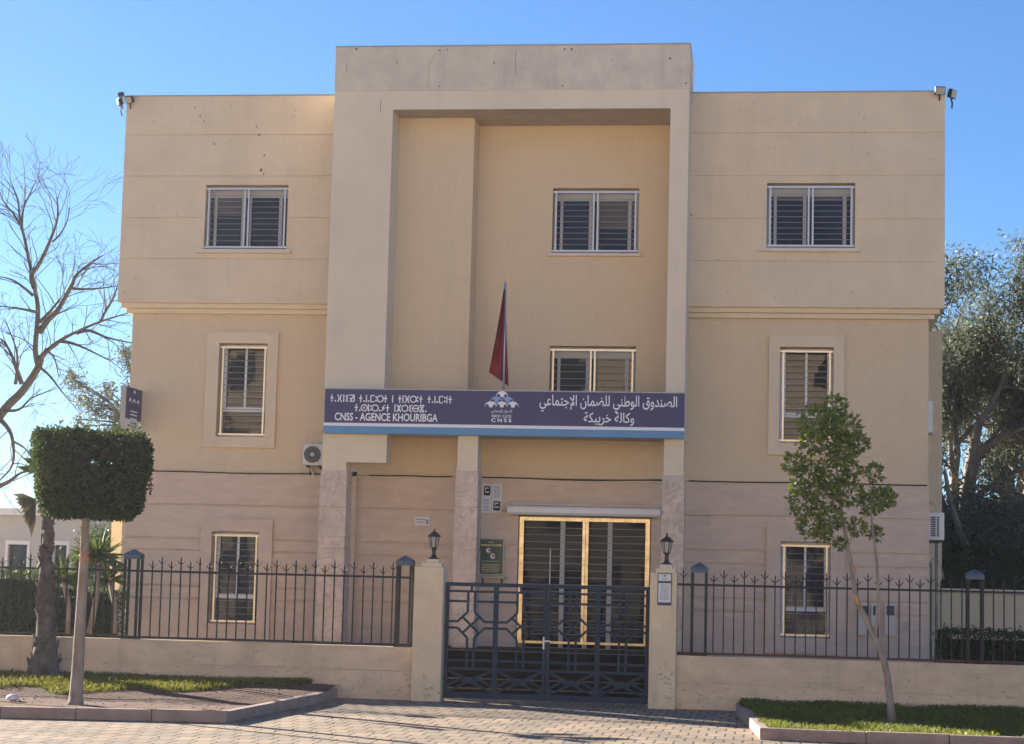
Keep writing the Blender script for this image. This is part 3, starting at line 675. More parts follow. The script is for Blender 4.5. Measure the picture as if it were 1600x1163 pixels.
for k in (-.5, .5): umbrella(b, lx+k*u*1.75, Z_(784, 627, yt), u*.98, yt-.0004)
b.build('emblem', 'logo_blue', N)
text('lettering', 'C N S S', X_(767.5, 657, yt), X_(799, 657.5, yt), Z_(784, 657, yt), .062, yt, 'sign_white', N, .03)
text('lettering', arab('الضمان الإجتماعي'), X_(767.5, 644, yt), X_(800, 644, yt), Z_(784, 643.5, yt), .075, yt, 'sign_white', N, .01)
tifinagh('tnfrut tanamunt', X_(768, 650, yt), X_(799, 651, yt), Z_(784, 650.5, yt), .05, yt, 'sign_white', N)

# ------------------------------------------------------------------ flag
YF = YP+.03
a0, a1 = at(789.5, 444, YF), at(786, 640, YF)
Fg = thing('flag', 'limp dark red flag on a pale pole above the name board', 'flag', tuple(a1))
MB().tube([a1, (a1+a0)/2, a0], .022, 10).lathe(tuple(a0), [(.022, 0), (.03, .02), (.004, .05)], 8).build('flag_pole', 'alu', Fg, smooth=True)
Lp = [(787, 452), (781, 490), (774, 530), (768, 562), (764, 582)]; Rp = [(789.5, 452), (790.5, 490), (792, 530), (793.5, 570), (794.5, 604)]
nu, nv = 22, 24; V = []; F = []
for j in range(nv+1):
    t = j/nv*4; i0 = min(3, int(t)); f = t-i0
    Lq = np.array(Lp[i0])*(1-f)+np.array(Lp[i0+1])*f; Rq = np.array(Rp[i0])*(1-f)+np.array(Rp[i0+1])*f
    for i in range(nu+1):
        s = i/nu; dip = (4*math.sin(math.pi*s)*0 + (-7*(s-.62)/.38*1. if s > .62 and s < .8 else 0))*(j/nv)**3*.6
        q = Lq*(1-s)+Rq*s; yy = YF-.03-(.04+.07*j/nv)*math.sin(s*10+j*.13)-.04*math.sin(s*19+j*.2)
        V.append(at(q[0], q[1]+dip, yy))
for j in range(nv):
    for i in range(nu): k = j*(nu+1)+i; F.append((k, k+1, k+nu+2, k+nu+1))
npmesh('cloth', np.array(V), np.array(F), 'flag', Fg, True)

# ------------------------------------------------------------------ fittings on the facade
def ac_left():
    x0, x1, z0, z1 = rect(474, 694, 505, 727, -.3); o = thing('air_conditioner', 'white air conditioner outdoor unit on the wall left of the portal under the name board', 'air conditioner', ((x0+x1)/2, -.15, z0))
    MB().box(x0, x1, -.32, -.06, z0, z1).build('casing', 'ac_white', o, bevel=.012)
    cx, cz, r = x0+(x1-x0)*.47, (z0+z1)/2, (z1-z0)*.40
    n = 20; b = MB(); b.prism([(cx+r*math.cos(2*math.pi*i/n), cz+r*math.sin(2*math.pi*i/n)) for i in range(n)], -.335, -.321); b.build('fan_grille', 'ac_dark', o)
    b = MB(); b.prism([(cx+.04*math.cos(2*math.pi*i/12), cz+.04*math.sin(2*math.pi*i/12)) for i in range(12)], -.344, -.3355)
    for k in (.6, .82): b.tube([(cx+r*k*math.cos(2*math.pi*i/24), -.338, cz+r*k*math.sin(2*math.pi*i/24)) for i in range(25)], .004, 4)
    b.build('hub', 'grey_metal', o)
    b = MB()
    for x in (x0+.06, x1-.1): b.box(x, x+.03, -.3, -.002, z0-.035, z0-.003); b.prism([(x, z0-.036), (x+.03, z0-.036), (x+.03, z0-.16), (x, z0-.16)], -.04, -.003)
    b.build('bracket', 'black', o)
    pz = z0-.2; MB().tube([(x0+.1, -.1, z0), (x0+.1, -.08, z0-.08), (x0+.16, -.05, pz)], .016, 6).build('hose', 'ac_white', o)
ac_left()
def ac_right():
    z1, z0 = Z_(1464, 801, .3), Z_(1464, 844, .3); x0, x1 = XL1+.02, X_(1475.5, 820, .3); o = thing('air_conditioner', 'air conditioner outdoor unit seen end on at the right hand corner of the building', 'air conditioner', (x0, .5, z0))
    MB().box(x0, x1, .3, 1.05, z0, z1).build('casing', 'ac_white', o, bevel=.012)
    b = MB()
    for k in range(9):
        z = z0+.06+k*(z1-z0-.12)/9
        b.box(x0+.05, x0+.13, .294, .299, z, z+.026); b.box(x0+.15, x0+.19, .294, .299, z, z+.026)
    b.build('louvre', 'ac_dark', o)
    MB().box(x0-.018, x1-.02, .36, .4, z0-.04, z0-.003).box(x0-.018, x1-.02, .9, .94, z0-.04, z0-.003).build('bracket', 'black', o)
    pts = [at(1455, 790, .3), at(1453, 785, .3), at(1457, 783, .3), at(1462, 792, .3), at(1463, 801, .3)]; MB().tube(pts, .012, 6).build('hose', 'grey_metal', o)
ac_right()
x0, x1, z0, z1 = XL1+.012, X_(1457.5, 650, .5), Z_(1455, 675, .5), Z_(1455, 627, .5)
o = thing('utility_box', 'narrow pale box fixed high on the right side wall', 'utility box', (x0, .5, z0)); MB().box(x0, x1, .5, .9, z0, z1).build('casing', 'white_paint', o, bevel=.006); MB().box(x0, x1+.005, .49, .91, z0-.03, z0-.002).build('tray', 'grey_metal', o)
def flood(px, py, Y, yaw, pitch, label, mat, size=.17):
    c = Vector(at(px, py, Y)); o = thing('floodlight', label, 'floodlight', tuple(c), None)
    Rm = Matrix.Rotation(yaw, 3, 'Z') @ Matrix.Rotation(pitch, 3, 'X') 
    def tr(mb): mb.v = [tuple(c+Rm @ Vector(v)) for v in mb.v]; return mb
    s = size; tr(MB().box(-s*.62, s*.62, -.02, .05, -s*.5, s*.5)).build('housing', mat, o, bevel=.008)
    tr(MB().box(-s*.54, s*.54, -.026, -.0205, -s*.42, s*.42)).build('lens', 'lamp_glass', o)
    b = MB()
    for k in range(5): b.box(-s*.5, s*.5, .051, .075, -s*.4+k*s*.18, -s*.4+k*s*.18+.008)
    tr(b).build('cooling_fin', 'black', o)
    b = MB(); b.tube([c+Rm @ Vector((0, .03, -s*.4)), c+Vector((0, .12, -.13)), c+Vector((0, .2, -.2))], .014, 6); b.build('bracket', 'black', o)
flood(201, 156, YU-.12, -.25, .5, 'square floodlight with pale lens at the left roof corner facing the street', 'black', .125)
flood(186, 160, YU+.1, -1.0, .25, 'black floodlight turned sideways at the left roof corner, lower of the two outer heads', 'black', .12)
flood(187.5, 149, YU+.25, -1.6, .3, 'small black floodlight head standing highest at the left roof corner', 'black', .08)
flood(1469, 142, YU-.12, .15, .35, 'square floodlight with pale lens tilted down at the right roof corner', 'black', .14)
flood(1489, 147, YU+.05, 1.0, .2, 'black floodlight jutting sideways beyond the right roof corner', 'black', .15)
c = Vector(at(553, 740, -.25)); o = thing('security_camera', 'small dome camera under the bracket of the left portal column', 'camera', tuple(c))
MB().lathe(tuple(c), [(.02, -.05), (.05, -.03), (.06, .0), (.06, .03)], 12).build('dome', 'black', o, True); MB().lathe((c.x, c.y, c.z+.031), [(.065, 0), (.065, .03)], 12).build('housing', 'white_paint', o); MB().box(c.x+.0, c.x+.03, c.y+.01, -.035, c.z+.062, c.z+.09).build('bracket', 'white_paint', o)
# projecting sign at the left corner
X0 = X_(222, 640, -.03); yn = -.95
o = thing('projecting_sign', 'dark projecting sign with white foot sticking out from the left end of the facade', 'sign', (X0, -.5, 4.4))
zt, zb = Z_(222, 611, -.06), Z_(219, 675, -.06); zm = zb+(zt-zb)*.24
MB().box(X0-.09, X0, yn, -.06, zm, zt).build('panel', 'navy', o, bevel=.004); MB().box(X0-.09, X0, yn, -.06, zb, zm-.002).build('foot_panel', 'white_paint', o, bevel=.004)
MB().box(X0-.092, X0+.002, yn-.012, yn-.001, zb-.01, zt+.01).build('edge_trim', 'grey_metal', o)
b = MB()
def cres(b, cy, cz, r):
    k = 8; o_ = [(cy+r*math.cos(math.pi*i/k), cz+r*math.sin(math.pi*i/k)) for i in range(k+1)]; i_ = [(cy-r*math.cos(math.pi*i/k)*.8, cz+r*.45*math.sin(math.pi*i/k)-.01) for i in range(k+1)]
    n = len(b.v); pts = o_+i_; b.v += [(X0+.003, y, z) for y, z in pts]; b.f.append(tuple(range(n, n+len(pts))))
cres(b, -.5, zt-.1, .07)
for y in (-.72, -.5, -.28): cres(b, y, zt-.26, .075)
for k, zz in enumerate((.40, .46, .53)): b.box(X0+.002, X0+.004, -.68, -.32, zt-zz-.025, zt-zz)
b.build('emblem', 'sign_white', o)
b = MB(); b.box(X0+.002, X0+.004, -.66, -.34, zb+.1, zb+.13); b.box(X0+.002, X0+.004, -.7, -.3, zb+.04, zb+.07); b.build('print', 'print_grey', o)
MB().box(X0-.06, X0-.03, -.06, -.001, zt-.3, zt-.27).box(X0-.06, X0-.03, -.06, -.001, zb+.15, zb+.18).build('bracket', 'black', o)

def lines(x0, x1, z0, z1, n, y, fill=.45, ragged=.25, center=True):
    b = MB(); dz = (z1-z0)/n
    for k in range(n):
        w = (x1-x0)*(1-random.uniform(0, ragged)); xa = (x0+x1)/2-w/2 if center else x0; xx = xa
        while xx < xa+w-.004:
            ww = random.uniform(.02, .06); b.box(xx, min(xx+ww, xa+w), y, y+.0008, z1-dz*(k+.75), z1-dz*(k+.75)+dz*fill); xx += ww+.008
    return b
YW = -.034
x0, x1, z0, z1 = rect(753, 756, 784, 802, YW)
o = thing('notice_sheet', 'white two column notice sheet with black icons on the wall above the notice board', 'notice', ((x0+x1)/2, YW, z0))
xm = (x0+x1)/2
MB().box(x0, xm-.006, YW-.006, YW-.001, z0, z1-.01).box(xm+.006, x1, YW-.006, YW-.001, z0+.01, z1).build('sheet', 'paper', o)
b = MB(); h = z1-z0
for (xa, xb, zc_) in ((x0+.03, xm-.025, z1-.12), (xm+.03, x1-.02, z0+.13)):
    b.prism([(xa, zc_-.08), (xb-.02, zc_-.09), (xb, zc_-.05), (xb, zc_+.07), (xb-.03, zc_+.08), (xa+.01, zc_+.08), (xa, zc_+.05)], YW-.0072, YW-.0064)
b.build('icon', 'black', o)
b = MB()
for (xa, xb, zc_) in ((x0+.05, xm-.05, z1-.105), (xm+.05, x1-.04, z0+.145)):
    b.box(xa, xb-.01, YW-.0086, YW-.0078, zc_+.02, zc_+.035); b.box(xa, xa+.015, YW-.0086, YW-.0078, zc_-.01, zc_+.0195); b.box(xa, xb, YW-.0086, YW-.0078, zc_-.05, zc_-.03)
b.build('icon_mark', 'paper', o)
lines(xm+.03, x1-.02, z0+.27, z1-.03, 9, YW-.0075).build('print', 'print_grey', o); lines(x0+.02, xm-.03, z0+.03, z1-.26, 9, YW-.0075).build('print', 'print_grey', o)
x0, x1, z0, z1 = rect(746, 841, 788, 899, YW-.03)
o = thing('notice_board', 'dark green notice board in a grey frame beside the entrance door', 'notice board', ((x0+x1)/2, YW, z0))
b = MB(); f = .022
b.box(x0, x1, YW-.05, YW-.001, z1-f, z1); b.box(x0, x1, YW-.05, YW-.001, z0, z0+f); b.box(x0, x0+f, YW-.05, YW-.001, z0+f+.0005, z1-f-.0005); b.box(x1-f, x1, YW-.05, YW-.001, z0+f+.0005, z1-f-.0005); b.build('frame', 'grey_metal', o)
MB().box(x0+f, x1-f, YW-.03, YW-.002, z0+f, z1-f).build('panel', 'board_green', o)
y = YW-.031; w = x1-x0; h = z1-z0; cx = (x0+x1)/2
lines(cx-.05, cx+.05, z1-.09, z1-.05, 1, y).build('print', 'print_yellow', o); lines(x0+.06, x1-.05, z1-.15, z1-.1, 1, y, .6).build('print', 'print_yellow', o)
lines(x0+.06, x1-.06, z0+.22, z0+.26, 1, y).build('print', 'print_green', o); lines(x0+.07, x1-.07, z0+.05, z0+.2, 5, y).build('print', 'print_yellow', o)
b = MB(); zc_ = z0+h*.57
for (dx, dz, r) in ((-.045, .06, .045), (.03, -.035, .05)):
    b.prism([(cx+dx+r*math.cos(t*math.pi/5)*(1 if t % 2 else .75), zc_+dz+r*math.sin(t*math.pi/5)) for t in range(10)], y-.0006, y+.0002)
b.build('picture', 'paper', o)
b = MB()
for (dx, dz, r) in ((-.03, .065, .022), (.04, -.03, .024), (-.0, .01, .016)): b.prism([(cx+dx+r*math.cos(t*math.pi/4), zc_+dz+r*math.sin(t*math.pi/4)) for t in range(8)], y-.0016, y-.0008)
b.build('picture', 'print_red', o)
x0, x1, z0, z1 = rect(747, 901, 790, 913, YW-.1)
o = thing('letter_shelf', 'narrow grey metal shelf on the wall under the green notice board', 'shelf', ((x0+x1)/2, YW, z0)); MB().box(x0, x1, YW-.16, YW-.002, z1-.035, z1).build('shelf_board', 'grey_metal', o, bevel=.004)
b = MB()
for x in (x0+.05, x1-.09): b.prism([(x, z1-.036), (x+.03, z1-.036), (x+.03, z0-.05), (x, z0-.05)], YW-.03, YW-.002)
b.build('bracket', 'black', o)
x0, x1, z0, z1 = rect(648, 808, 672, 821, YW)
o = thing('wall_plate', 'small white address plate on the pink stone wall left of the middle column', 'plate', ((x0+x1)/2, YW, z0)); MB().box(x0, x1, YW-.01, YW-.001, z0, z1).build('plate', 'paper', o)
lines(x0+.03, x1-.08, z0+.03, z1-.02, 2, YW-.0112, .5).build('print', 'print_grey', o); MB().box(x1-.07, x1-.02, YW-.0112, YW-.0104, z0+.02, z0+.1).build('print', 'print_grey', o)
# shutter cassette above the door
x0, x1, z0, z1 = rect(793, 791, 1032, 806, YW-.15)
o = thing('shutter_box', 'long white roller shutter cassette above the entrance door', 'shutter box', ((x0+x1)/2, YW, z0))
n = 8; b = MB(); prof = [(YW-.002, z0), (YW-.17, z0), (YW-.19, z0+.03), (YW-.19, z1-.05), (YW-.16, z1-.015), (YW-.002, z1-.01)]
k = len(b.v)
for x in (x0, x1): b.v += [(x, y_, z_) for y_, z_ in prof]
b.f += [tuple(range(6)), tuple(range(11, 5, -1))]+[(i, 6+i, 6+(i+1) % 6, (i+1) % 6) for i in range(6)]
b.build('casing', 'white_paint', o)
MB().box(x0+.01, x1-.005, YW-.15, YW-.002, z1-.004, z1+.025).build('top_rail', 'grey_metal', o); MB().box(x0-.05, x0-.002, YW-.12, YW-.002, z1-.06, z1+.03).box(x0-.01, x0+.05, YW-.03, YW-.002, z1+.026, z1+.07).build('end_bracket', 'grey_metal', o); MB().box(x0+.005, x1-.005, YW-.191, YW-.189, z0+.028, z0+.034).build('seam', 'print_grey', o)
# electricity meter boxes
lab = ['left hand meter box of three on the right lower wall, partly behind the thin tree', 'middle and narrowest meter box of three on the right lower wall', 'right hand meter box of three on the right lower wall, with the clearest dark window']
for (a, c, l) in ((1341, 1357, lab[0]), (1361, 1375, lab[1]), (1382, 1399, lab[2])):
    x0, x1, z0, z1 = rect(a, 943, c, 993, YW); o = thing('meter_box', l, 'meter box', ((x0+x1)/2, YW, z0), 'meter boxes on the right lower wall')
    MB().box(x0, x1, YW-.05, YW-.001, z0, z1).build('casing', 'meter', o, bevel=.006); MB().box(x0+.03, x1-.02, YW-.056, YW-.0505, z1-.2, z1-.04).build('window', 'ac_dark', o); MB().box(x0+.015, x1-.015, YW-.054, YW-.0505, z0+.03, z1-.22).build('door', 'meter', o)
x0, x1, z0, z1 = rect(1409, 969, 1424, 986, YW); o = thing('wall_vent', 'small slatted vent cover right of the meter boxes', 'vent', ((x0+x1)/2, YW, z0)); MB().box(x0, x1, YW-.02, YW-.001, z0, z1).build('frame', 'stone', o)
b = MB()
for k in range(5): b.box(x0+.015, x1-.015, YW-.026, YW-.0205, z0+.02+k*.03, z0+.035+k*.03)
b.build('slat', 'print_grey', o)

# ------------------------------------------------------------------ boundary wall, gate pillars, gate
YFW, YBW = -5.073, -4.83; ZW = .768
GP = [(-.836, -.403), (2.63, 3.018)]; ZPIL = 1.953
def bwall(x0, x1, label):
    o = thing('boundary_wall', label, 'wall', ((x0+x1)/2, -4.95, 0)); cz = .42
    b = wall(x0, x1, -.02, ZW, YFW, YBW, (), (cz,), .016, .014); b.build('masonry', 'boundary', o)
    return o
GW = []
GW.append(bwall(-16, GP[0][0]-.002, 'low cream plastered boundary wall left of the gate')); GW.append(bwall(GP[1][1]+.002, 14, 'low cream plastered boundary wall right of the gate'))
def lantern(c, label):
    o = thing('gate_lantern', label, 'lantern', tuple(c), 'lanterns on the gate pillars')
    z = lambda a: a
    MB().lathe(c, [(.085, 0), (.085, .012), (.05, .025), (.032, .06), (.028, .12), (.036, .15), (.05, .165), (.05, .175)], 6).build('stem', 'black', o)
    MB().lathe((c[0], c[1], c[2]+.176), [(.046, 0), (.075, .15)], 6).build('glass', 'lamp_glass', o)
    b = MB()
    for k in range(6):
        t = 2*math.pi*k/6; b.tube([(c[0]+.049*math.cos(t), c[1]+.049*math.sin(t), c[2]+.176), (c[0]+.079*math.cos(t), c[1]+.079*math.sin(t), c[2]+.33)], .006, 4)
    b.build('cage', 'black', o)
    MB().lathe((c[0], c[1], c[2]+.328), [(.1, 0), (.098, .012), (.055, .055), (.03, .075), (.014, .085), (.012, .1), (.016, .11), (.003, .14)], 6).build('roof', 'black', o)
for (x0, x1), l in zip(GP, ('cream gate pillar left of the gate with stepped cap', 'cream gate pillar right of the gate carrying a white notice')):
    o = thing('gate_pillar', l, 'pillar', ((x0+x1)/2, -5, 0)); GW.append(o); MB().box(x0, x1, -5.2, -4.8, -.02, ZPIL).build('shaft', 'gatepost', o, bevel=.008)
    xc = (x0+x1)/2+.03; MB().box(xc-.145, xc+.145, -5.15, -4.86, ZPIL+.001, ZPIL+.062).box(xc-.095, xc+.095, -5.1, -4.91, ZPIL+.063, ZPIL+.118).build('cap', 'cream', o, bevel=.006)
for pl_ in ([(1062, 1066), (1120, 1068), (1200, 1072), (1290, 1077), (1400, 1083), (1500, 1086), (1600, 1093)], [(300, 1038), (390, 1042), (480, 1044), (560, 1046), (640, 1051)], [(1238, 1086), (1262, 1086), (1281, 1088)], [(1520, 1072), (1560, 1074)]):
    b = MB()
    jt = [(x+(x2-x)*t, y+(y2-y)*t+random.gauss(0, .7)) for (x, y), (x2, y2) in zip(pl_[:-1], pl_[1:]) for t in np.linspace(0, .9, 7)]
    for k_, (p, q) in enumerate(zip(jt[:-1], jt[1:])):
        if random.random() < .12: continue
        p, q = at(*p, YFW), at(*q, YFW); b.bar((p[0], p[2]), (q[0], q[2]), random.uniform(.004, .009), YFW-.0018-.0004*(k_ % 3), YFW-.0008)
    o = b.build('crack', 'stain_soft', GW[0] if pl_[0][0] < 700 else GW[1])
def flakes(n, xa, xb, ya, yb, Y, par):
    b = MB()
    for i in range(n):
        p = at(random.uniform(xa, xb), ya+(yb-ya)*random.random()**.6, Y); w, h = random.uniform(.01, .05), random.uniform(.004, .018); k = 8
        b.prism([(p[0]+w*(.5+.7*random.random())*math.cos(2*math.pi*j/k), p[2]+h*(.5+.7*random.random())*math.sin(2*math.pi*j/k)) for j in range(k)], Y-.0016-.0003*(i % 5), Y-.0006)
    o = b.build('flaking', 'stain_soft', par); o['kind'] = 'stuff'
flakes(46, 470, 640, 1048, 1086, YFW, GW[0]); flakes(26, 20, 470, 1015, 1060, YFW, GW[0]); flakes(60, 1065, 1400, 1062, 1105, YFW, GW[1]); flakes(20, 1400, 1600, 1050, 1095, YFW, GW[1])
flakes(22, 652, 688, 1040, 1092, -5.2, GW[2]); flakes(30, 1018, 1053, 1035, 1100, -5.2, GW[3])
lantern(((GP[0][0]+GP[0][1])/2+.03, -5.0, ZPIL+.119), 'black lantern on the pillar left of the gate'); lantern(((GP[1][0]+GP[1][1])/2+.03, -5.0, ZPIL+.119), 'black lantern on the pillar right of the gate')
x0, x1, z0, z1 = rect(1027.5, 896, 1049.5, 946, -5.2)
o = thing('pillar_notice', 'white printed notice with navy border on the right gate pillar', 'notice', ((x0+x1)/2, -5.2, z0)); MB().box(x0, x1, -5.214, -5.201, z0, z1).build('backing', 'navy', o)
h = z1-z0; MB().box(x0+.012, x1-.012, -5.217, -5.2145, z0+h*.76, z1-.012).box(x0+.012, x1-.012, -5.217, -5.2145, z0+h*.09, z0+h*.69).build('sheet', 'paper', o)
lines(x0+.03, x1-.03, z0+h*.16, z0+h*.66, 8, -5.2185).build('print', 'print_grey', o)
b = MB(); umbrella(b, (x0+x1)/2, z0+h*.9, .035, -5.2184); b.box((x0+x1)/2-.04, (x0+x1)/2+.04, -5.2184, -5.2176, z0+h*.81, z0+h*.83); b.build('emblem', 'print_grey', o)
# gate
gx0, gx1 = GP[0][1]+.015, GP[1][0]-.012; gz0, gz1 = .05, Z_(855, 913.5, -5.0); gy0, gy1 = -5.03, -4.99
GT = thing('entrance_gate', 'slate blue steel double gate with geometric lattice between the two pillars', 'gate', ((gx0+gx1)/2, -5.0, 0))
MB().box(gx0-.013, gx0-.002, -4.98, -4.9, .0, gz1).build('gate_post', 'grey_metal', GT)
gw = (gx1-gx0)/2
zmid = Z_(855, 1017, -5.0)
for leaf in range(2):
    lx0 = gx0+leaf*gw+.003; lx1 = lx0+gw-.006; b = MB(); T = .042
    b.box(lx0, lx1, gy0, gy1, gz1-.055, gz1); b.box(lx0, lx1, gy0, gy1, gz0, gz0+.085)
    lxm = (lx0+lx1)/2
    for a, c in ((lx0, lx0+.05), (lx1-.05, lx1), (lxm-.036, lxm+.036)): b.box(a, c, gy0+.001, gy1-.001, gz0+.0855, gz1-.0555)
    lf = b.build('gate_leaf', 'gate', GT)
    y0, y1 = gy0+.008, gy1-.012
    b = MB()
    for (bx0, bx1) in ((lx0+.05, lxm-.036), (lxm+.036, lx1-.05)):
        cx = (bx0+bx1)/2; hw = (bx1-bx0)/2; sc = hw/195.; zO = Z_(855, 980, -5.0)
        cnt = 0
        def ln(*pp, w=.034):
            global cnt
            for p, q in zip(pp[:-1], pp[1:]):
                ln.c += 1; o_ = .0006*(ln.c % 9)
                b.bar((cx+p[0]*sc, zO-p[1]*.00172*1.0), (cx+q[0]*sc, zO-q[1]*.00172), w, y0+o_, y1+o_)
        ln.c = 0
        zt_ = (zO-(gz1-.055))/.00172
        ln((-195, -285), (195, -285)); ln((0, zt_), (0, -285))
        for s in (-1, 1):
            ln((s*195, -200), (s*32, -200))
            ln((s*195, -28), (s*118, -28), (s*30, -110), (s*30, -285)); ln((s*195, 26), (s*118, 26), (s*30, 112), (s*30, 330))
            ln((s*75, -68), (-s*72, 70))
            ln((s*30, 330), (s*30, 368)); 
            ln((s*195, 380), (s*70, 452), (s*195, 520)); ln((s*195, 380), (0, 480)) if False else None
        ln((-195, 300), (195, 300), w=.04); ln((-195, 372), (195, 372), w=.04)
        ln((-195, 385), (0, 470), (195, 385)); ln((-195, 565), (0, 480), (195, 565)); ln((-70, 475), (70, 475), w=.05)
    b.build('lattice', 'gate', lf)
    xh = lx1-.03 if leaf == 0 else lx0+.03
    if leaf == 0: MB().box(xh-.012, xh+.012, gy0-.02, gy0-.001, zmid+.02, zmid+.2).box(xh+.013, xh+.1, gy0-.018, gy0-.003, zmid+.13, zmid+.15).build('handle', 'alu', lf)
tag(GT)

# ------------------------------------------------------------------ iron fences
YI = -4.95
def fence(x0, x1, posts, label, phase=0, zshift=0.):
    o = thing('iron_fence', label, 'fence', ((x0+x1)/2, YI, ZW)); zr_ = 1.79; zb_ = ZW+.03
    b = MB(); b.box(x0, x1, YI-.012, YI+.012, zr_-.016, zr_+.016); b.build('rail', 'iron', o)
    b = MB(); b.box(x0, x1, YI-.02, YI+.02, zb_-.014, zb_+.018); b.build('rail', 'rail_red' if zshift else 'iron', o)
    meshes = []
    for hgt in (1.885, 1.945):
        b = MB(); b.box(-.009, .009, YI-.009, YI+.009, zb_+.019, hgt)
        b.lathe((0, YI, hgt), [(.009, 0), (.013, .02), (.002, .075)], 5)
        for s in (-1, 1): b.tube([(0, YI, hgt-.045), (s*.03, YI, hgt-.02), (s*.046, YI, hgt+.005), (s*.066, YI, hgt+.012)], [.008, .008, .007, .003], 5)
        meshes.append(b.mesh('picket', 'iron'))
    x = x0+.08; k = phase
    while x < x1-.03:
        if all(abs(x-p) > .15 for p in posts):
            q = link('picket', meshes[k % 2], o); q.location.x += x
        x += .1475; k += 1
    for p in posts:
        b = MB()
        for sx in (-.1, .1):
            for sy in (-.1, .1): b.box(p+sx-.018, p+sx+.018, YI+sy-.018, YI+sy+.018, ZW+.012, 1.965)
        b.box(p-.125, p+.125, YI-.119, YI+.119, ZW+.0005, ZW+.012)
        ps = b.build('post', 'iron', o)
        MB().lathe((p, YI, 1.966), [(.175, 0), (.178, .05), (.165, .08), (.01, .15)], 4, math.pi/4).build('cap', 'cap_blue', ps)
fence(-15, GP[0][0]-.003, [X_(207, 930, YI), X_(632, 940, YI)], 'black iron picket fence with trident tips on the wall left of the gate')
fence(GP[1][1]+.003, 14, [X_(1092, 960, YI), X_(1523, 960, YI)], 'black iron picket fence with trident tips on the wall right of the gate', 1, 1.)

# ------------------------------------------------------------------ plants
def hedge(x0, x1, y0, y1, z0, z1, n, label):
    o = thing('hedge', label, 'hedge', ((x0+x1)/2, (y0+y1)/2, z0))
    MB().box(x0+.1, x1-.1, y0+.1, y1-.1, z0, z1-.1).build('branches', 'hedge_core', o)
    pts = rng.uniform(0, 1, (n, 3)); face = rng.integers(0, 4, n); pts[face == 0, 2] = 1; pts[face == 1, 1] = 0; pts[face == 2, 1] = 0; pts[face == 3, 0] = (rng.random((face == 3).sum()) > .5)
    Pq = np.c_[x0+pts[:, 0]*(x1-x0), y0+pts[:, 1]*(y1-y0), z0+pts[:, 2]*(z1-z0)]+rng.normal(0, .035, (n, 3)); leaves('foliage', Pq, .055, .03, 'hedge', o)
xh = X_(70, 930, -1.6); hedge(-15, xh, -2., -1.2, 0, Z_(35, 896, -1.8), 26000, 'dark clipped hedge behind the left end of the iron fence')
hedge(xh+.02, X_(186, 930, -1.6), -1.9, -1.2, 0, Z_(130, 926, -1.8), 9000, 'lower dark hedge behind the fence under the sword leaved plants')
hedge(X_(1474, 1010, -4.4), 13, -4.6, -3.8, .3, Z_(1540, 990, -4.4), 18000, 'dark clipped hedge behind the right end of the iron fence')
def yucca(px, py, Y, rpx, n, base, label):
    c = np.array(at(px, py, Y)); r = rpx/3113.*(Y+34.3); o = thing('yucca', label, 'plant', (float(c[0]), Y, 0))
    b0 = np.array(at(base[0], base[1], Y)); MB().tube([b0, (b0+c)/2+np.array([.05, 0, 0]), c], [.06, .045, .05], 8).build('stem', 'bark', o, smooth=True)
    b = MB()
    for i in range(n):
        d = unit(1)[0]; d[2] = abs(d[2])*1.1-.3; d /= np.linalg.norm(d); L = r*random.uniform(.75, 1.15); s = np.cross(d, [0, 0, 1.]); s /= np.linalg.norm(s)+1e-6
        w = .022; p0 = c+d*.04; p1 = c+d*L*.55+np.array([0, 0, .02]); p2 = c+d*L+np.array([0, 0, -.12*L*(1-d[2])]); k = len(b.v)
        b.v += [tuple(t) for t in (p0-s*w, p0+s*w, p1+s*w, p2, p1-s*w)]; b.f.append((k, k+1, k+2, k+3, k+4))
    b.build('leaves', 'yucca', o)
yucca(153, 872, -2.4, 52, 130, (140, 990), 'tall spiky yucca with sword leaves behind the fence left of the first post')
yucca(100, 905, -2.3, 38, 80, (105, 990), 'shorter spiky yucca behind the fence beside the palm trunk')
yucca(172, 905, -2.2, 34, 60, (178, 990), 'small spiky yucca against the yellow annex wall')
# clipped ficus on a stem
gb = G(118, 1100, .06); YT = float(gb[1])
T = thing('clipped_tree', 'tree clipped to a dark square block on a slender trunk in the left bed', 'tree', (float(gb[0]), YT, .1))
path = [(118, 1108), (118.5, 1095), (121, 1050), (124, 1000), (127.5, 940), (131, 880), (133, 830), (136, 790), (140, 740)]; wd = [.13, .098, .082, .077, .07, .062, .055, .05, .03]
MB().tube([at(x, y, YT+.03*math.sin(i*1.7)) for i, (x, y) in enumerate(path)], wd, 10).build('trunk', 'bark', T, smooth=True)
b = MB(); pa = at(132, 877, YT); pb_ = at(132.3, 870, YT); b.tube([pa, pb_], .068, 10); b.tube([at(132.5, 866, YT), at(132.7, 863, YT)], .067, 10); b.build('tape_band', 'tape', T)
c0 = Vector(at(138, 800, YT)); b = MB()
for i in range(26):
    e = at(random.uniform(70, 220), random.uniform(690, 790), YT+random.uniform(-.5, .5)); b.tube([c0+Vector((0, 0, -.1)), (c0+Vector(e))/2+Vector((0, 0, -.05)), Vector(e)], [.022, .014, .006], 5)
b.build('branches', 'bark_dark', T)
poly = [(52, 683), (60, 674), (110, 674), (158, 678), (200, 683), (226, 682), (233, 700), (235, 735), (228, 752), (222, 785), (218, 800), (200, 812), (140, 808), (90, 808), (66, 800), (58, 770), (55, 730)]
pw = [at(x, y, YT) for x, y in poly]; pc = sum(pw)/len(pw)
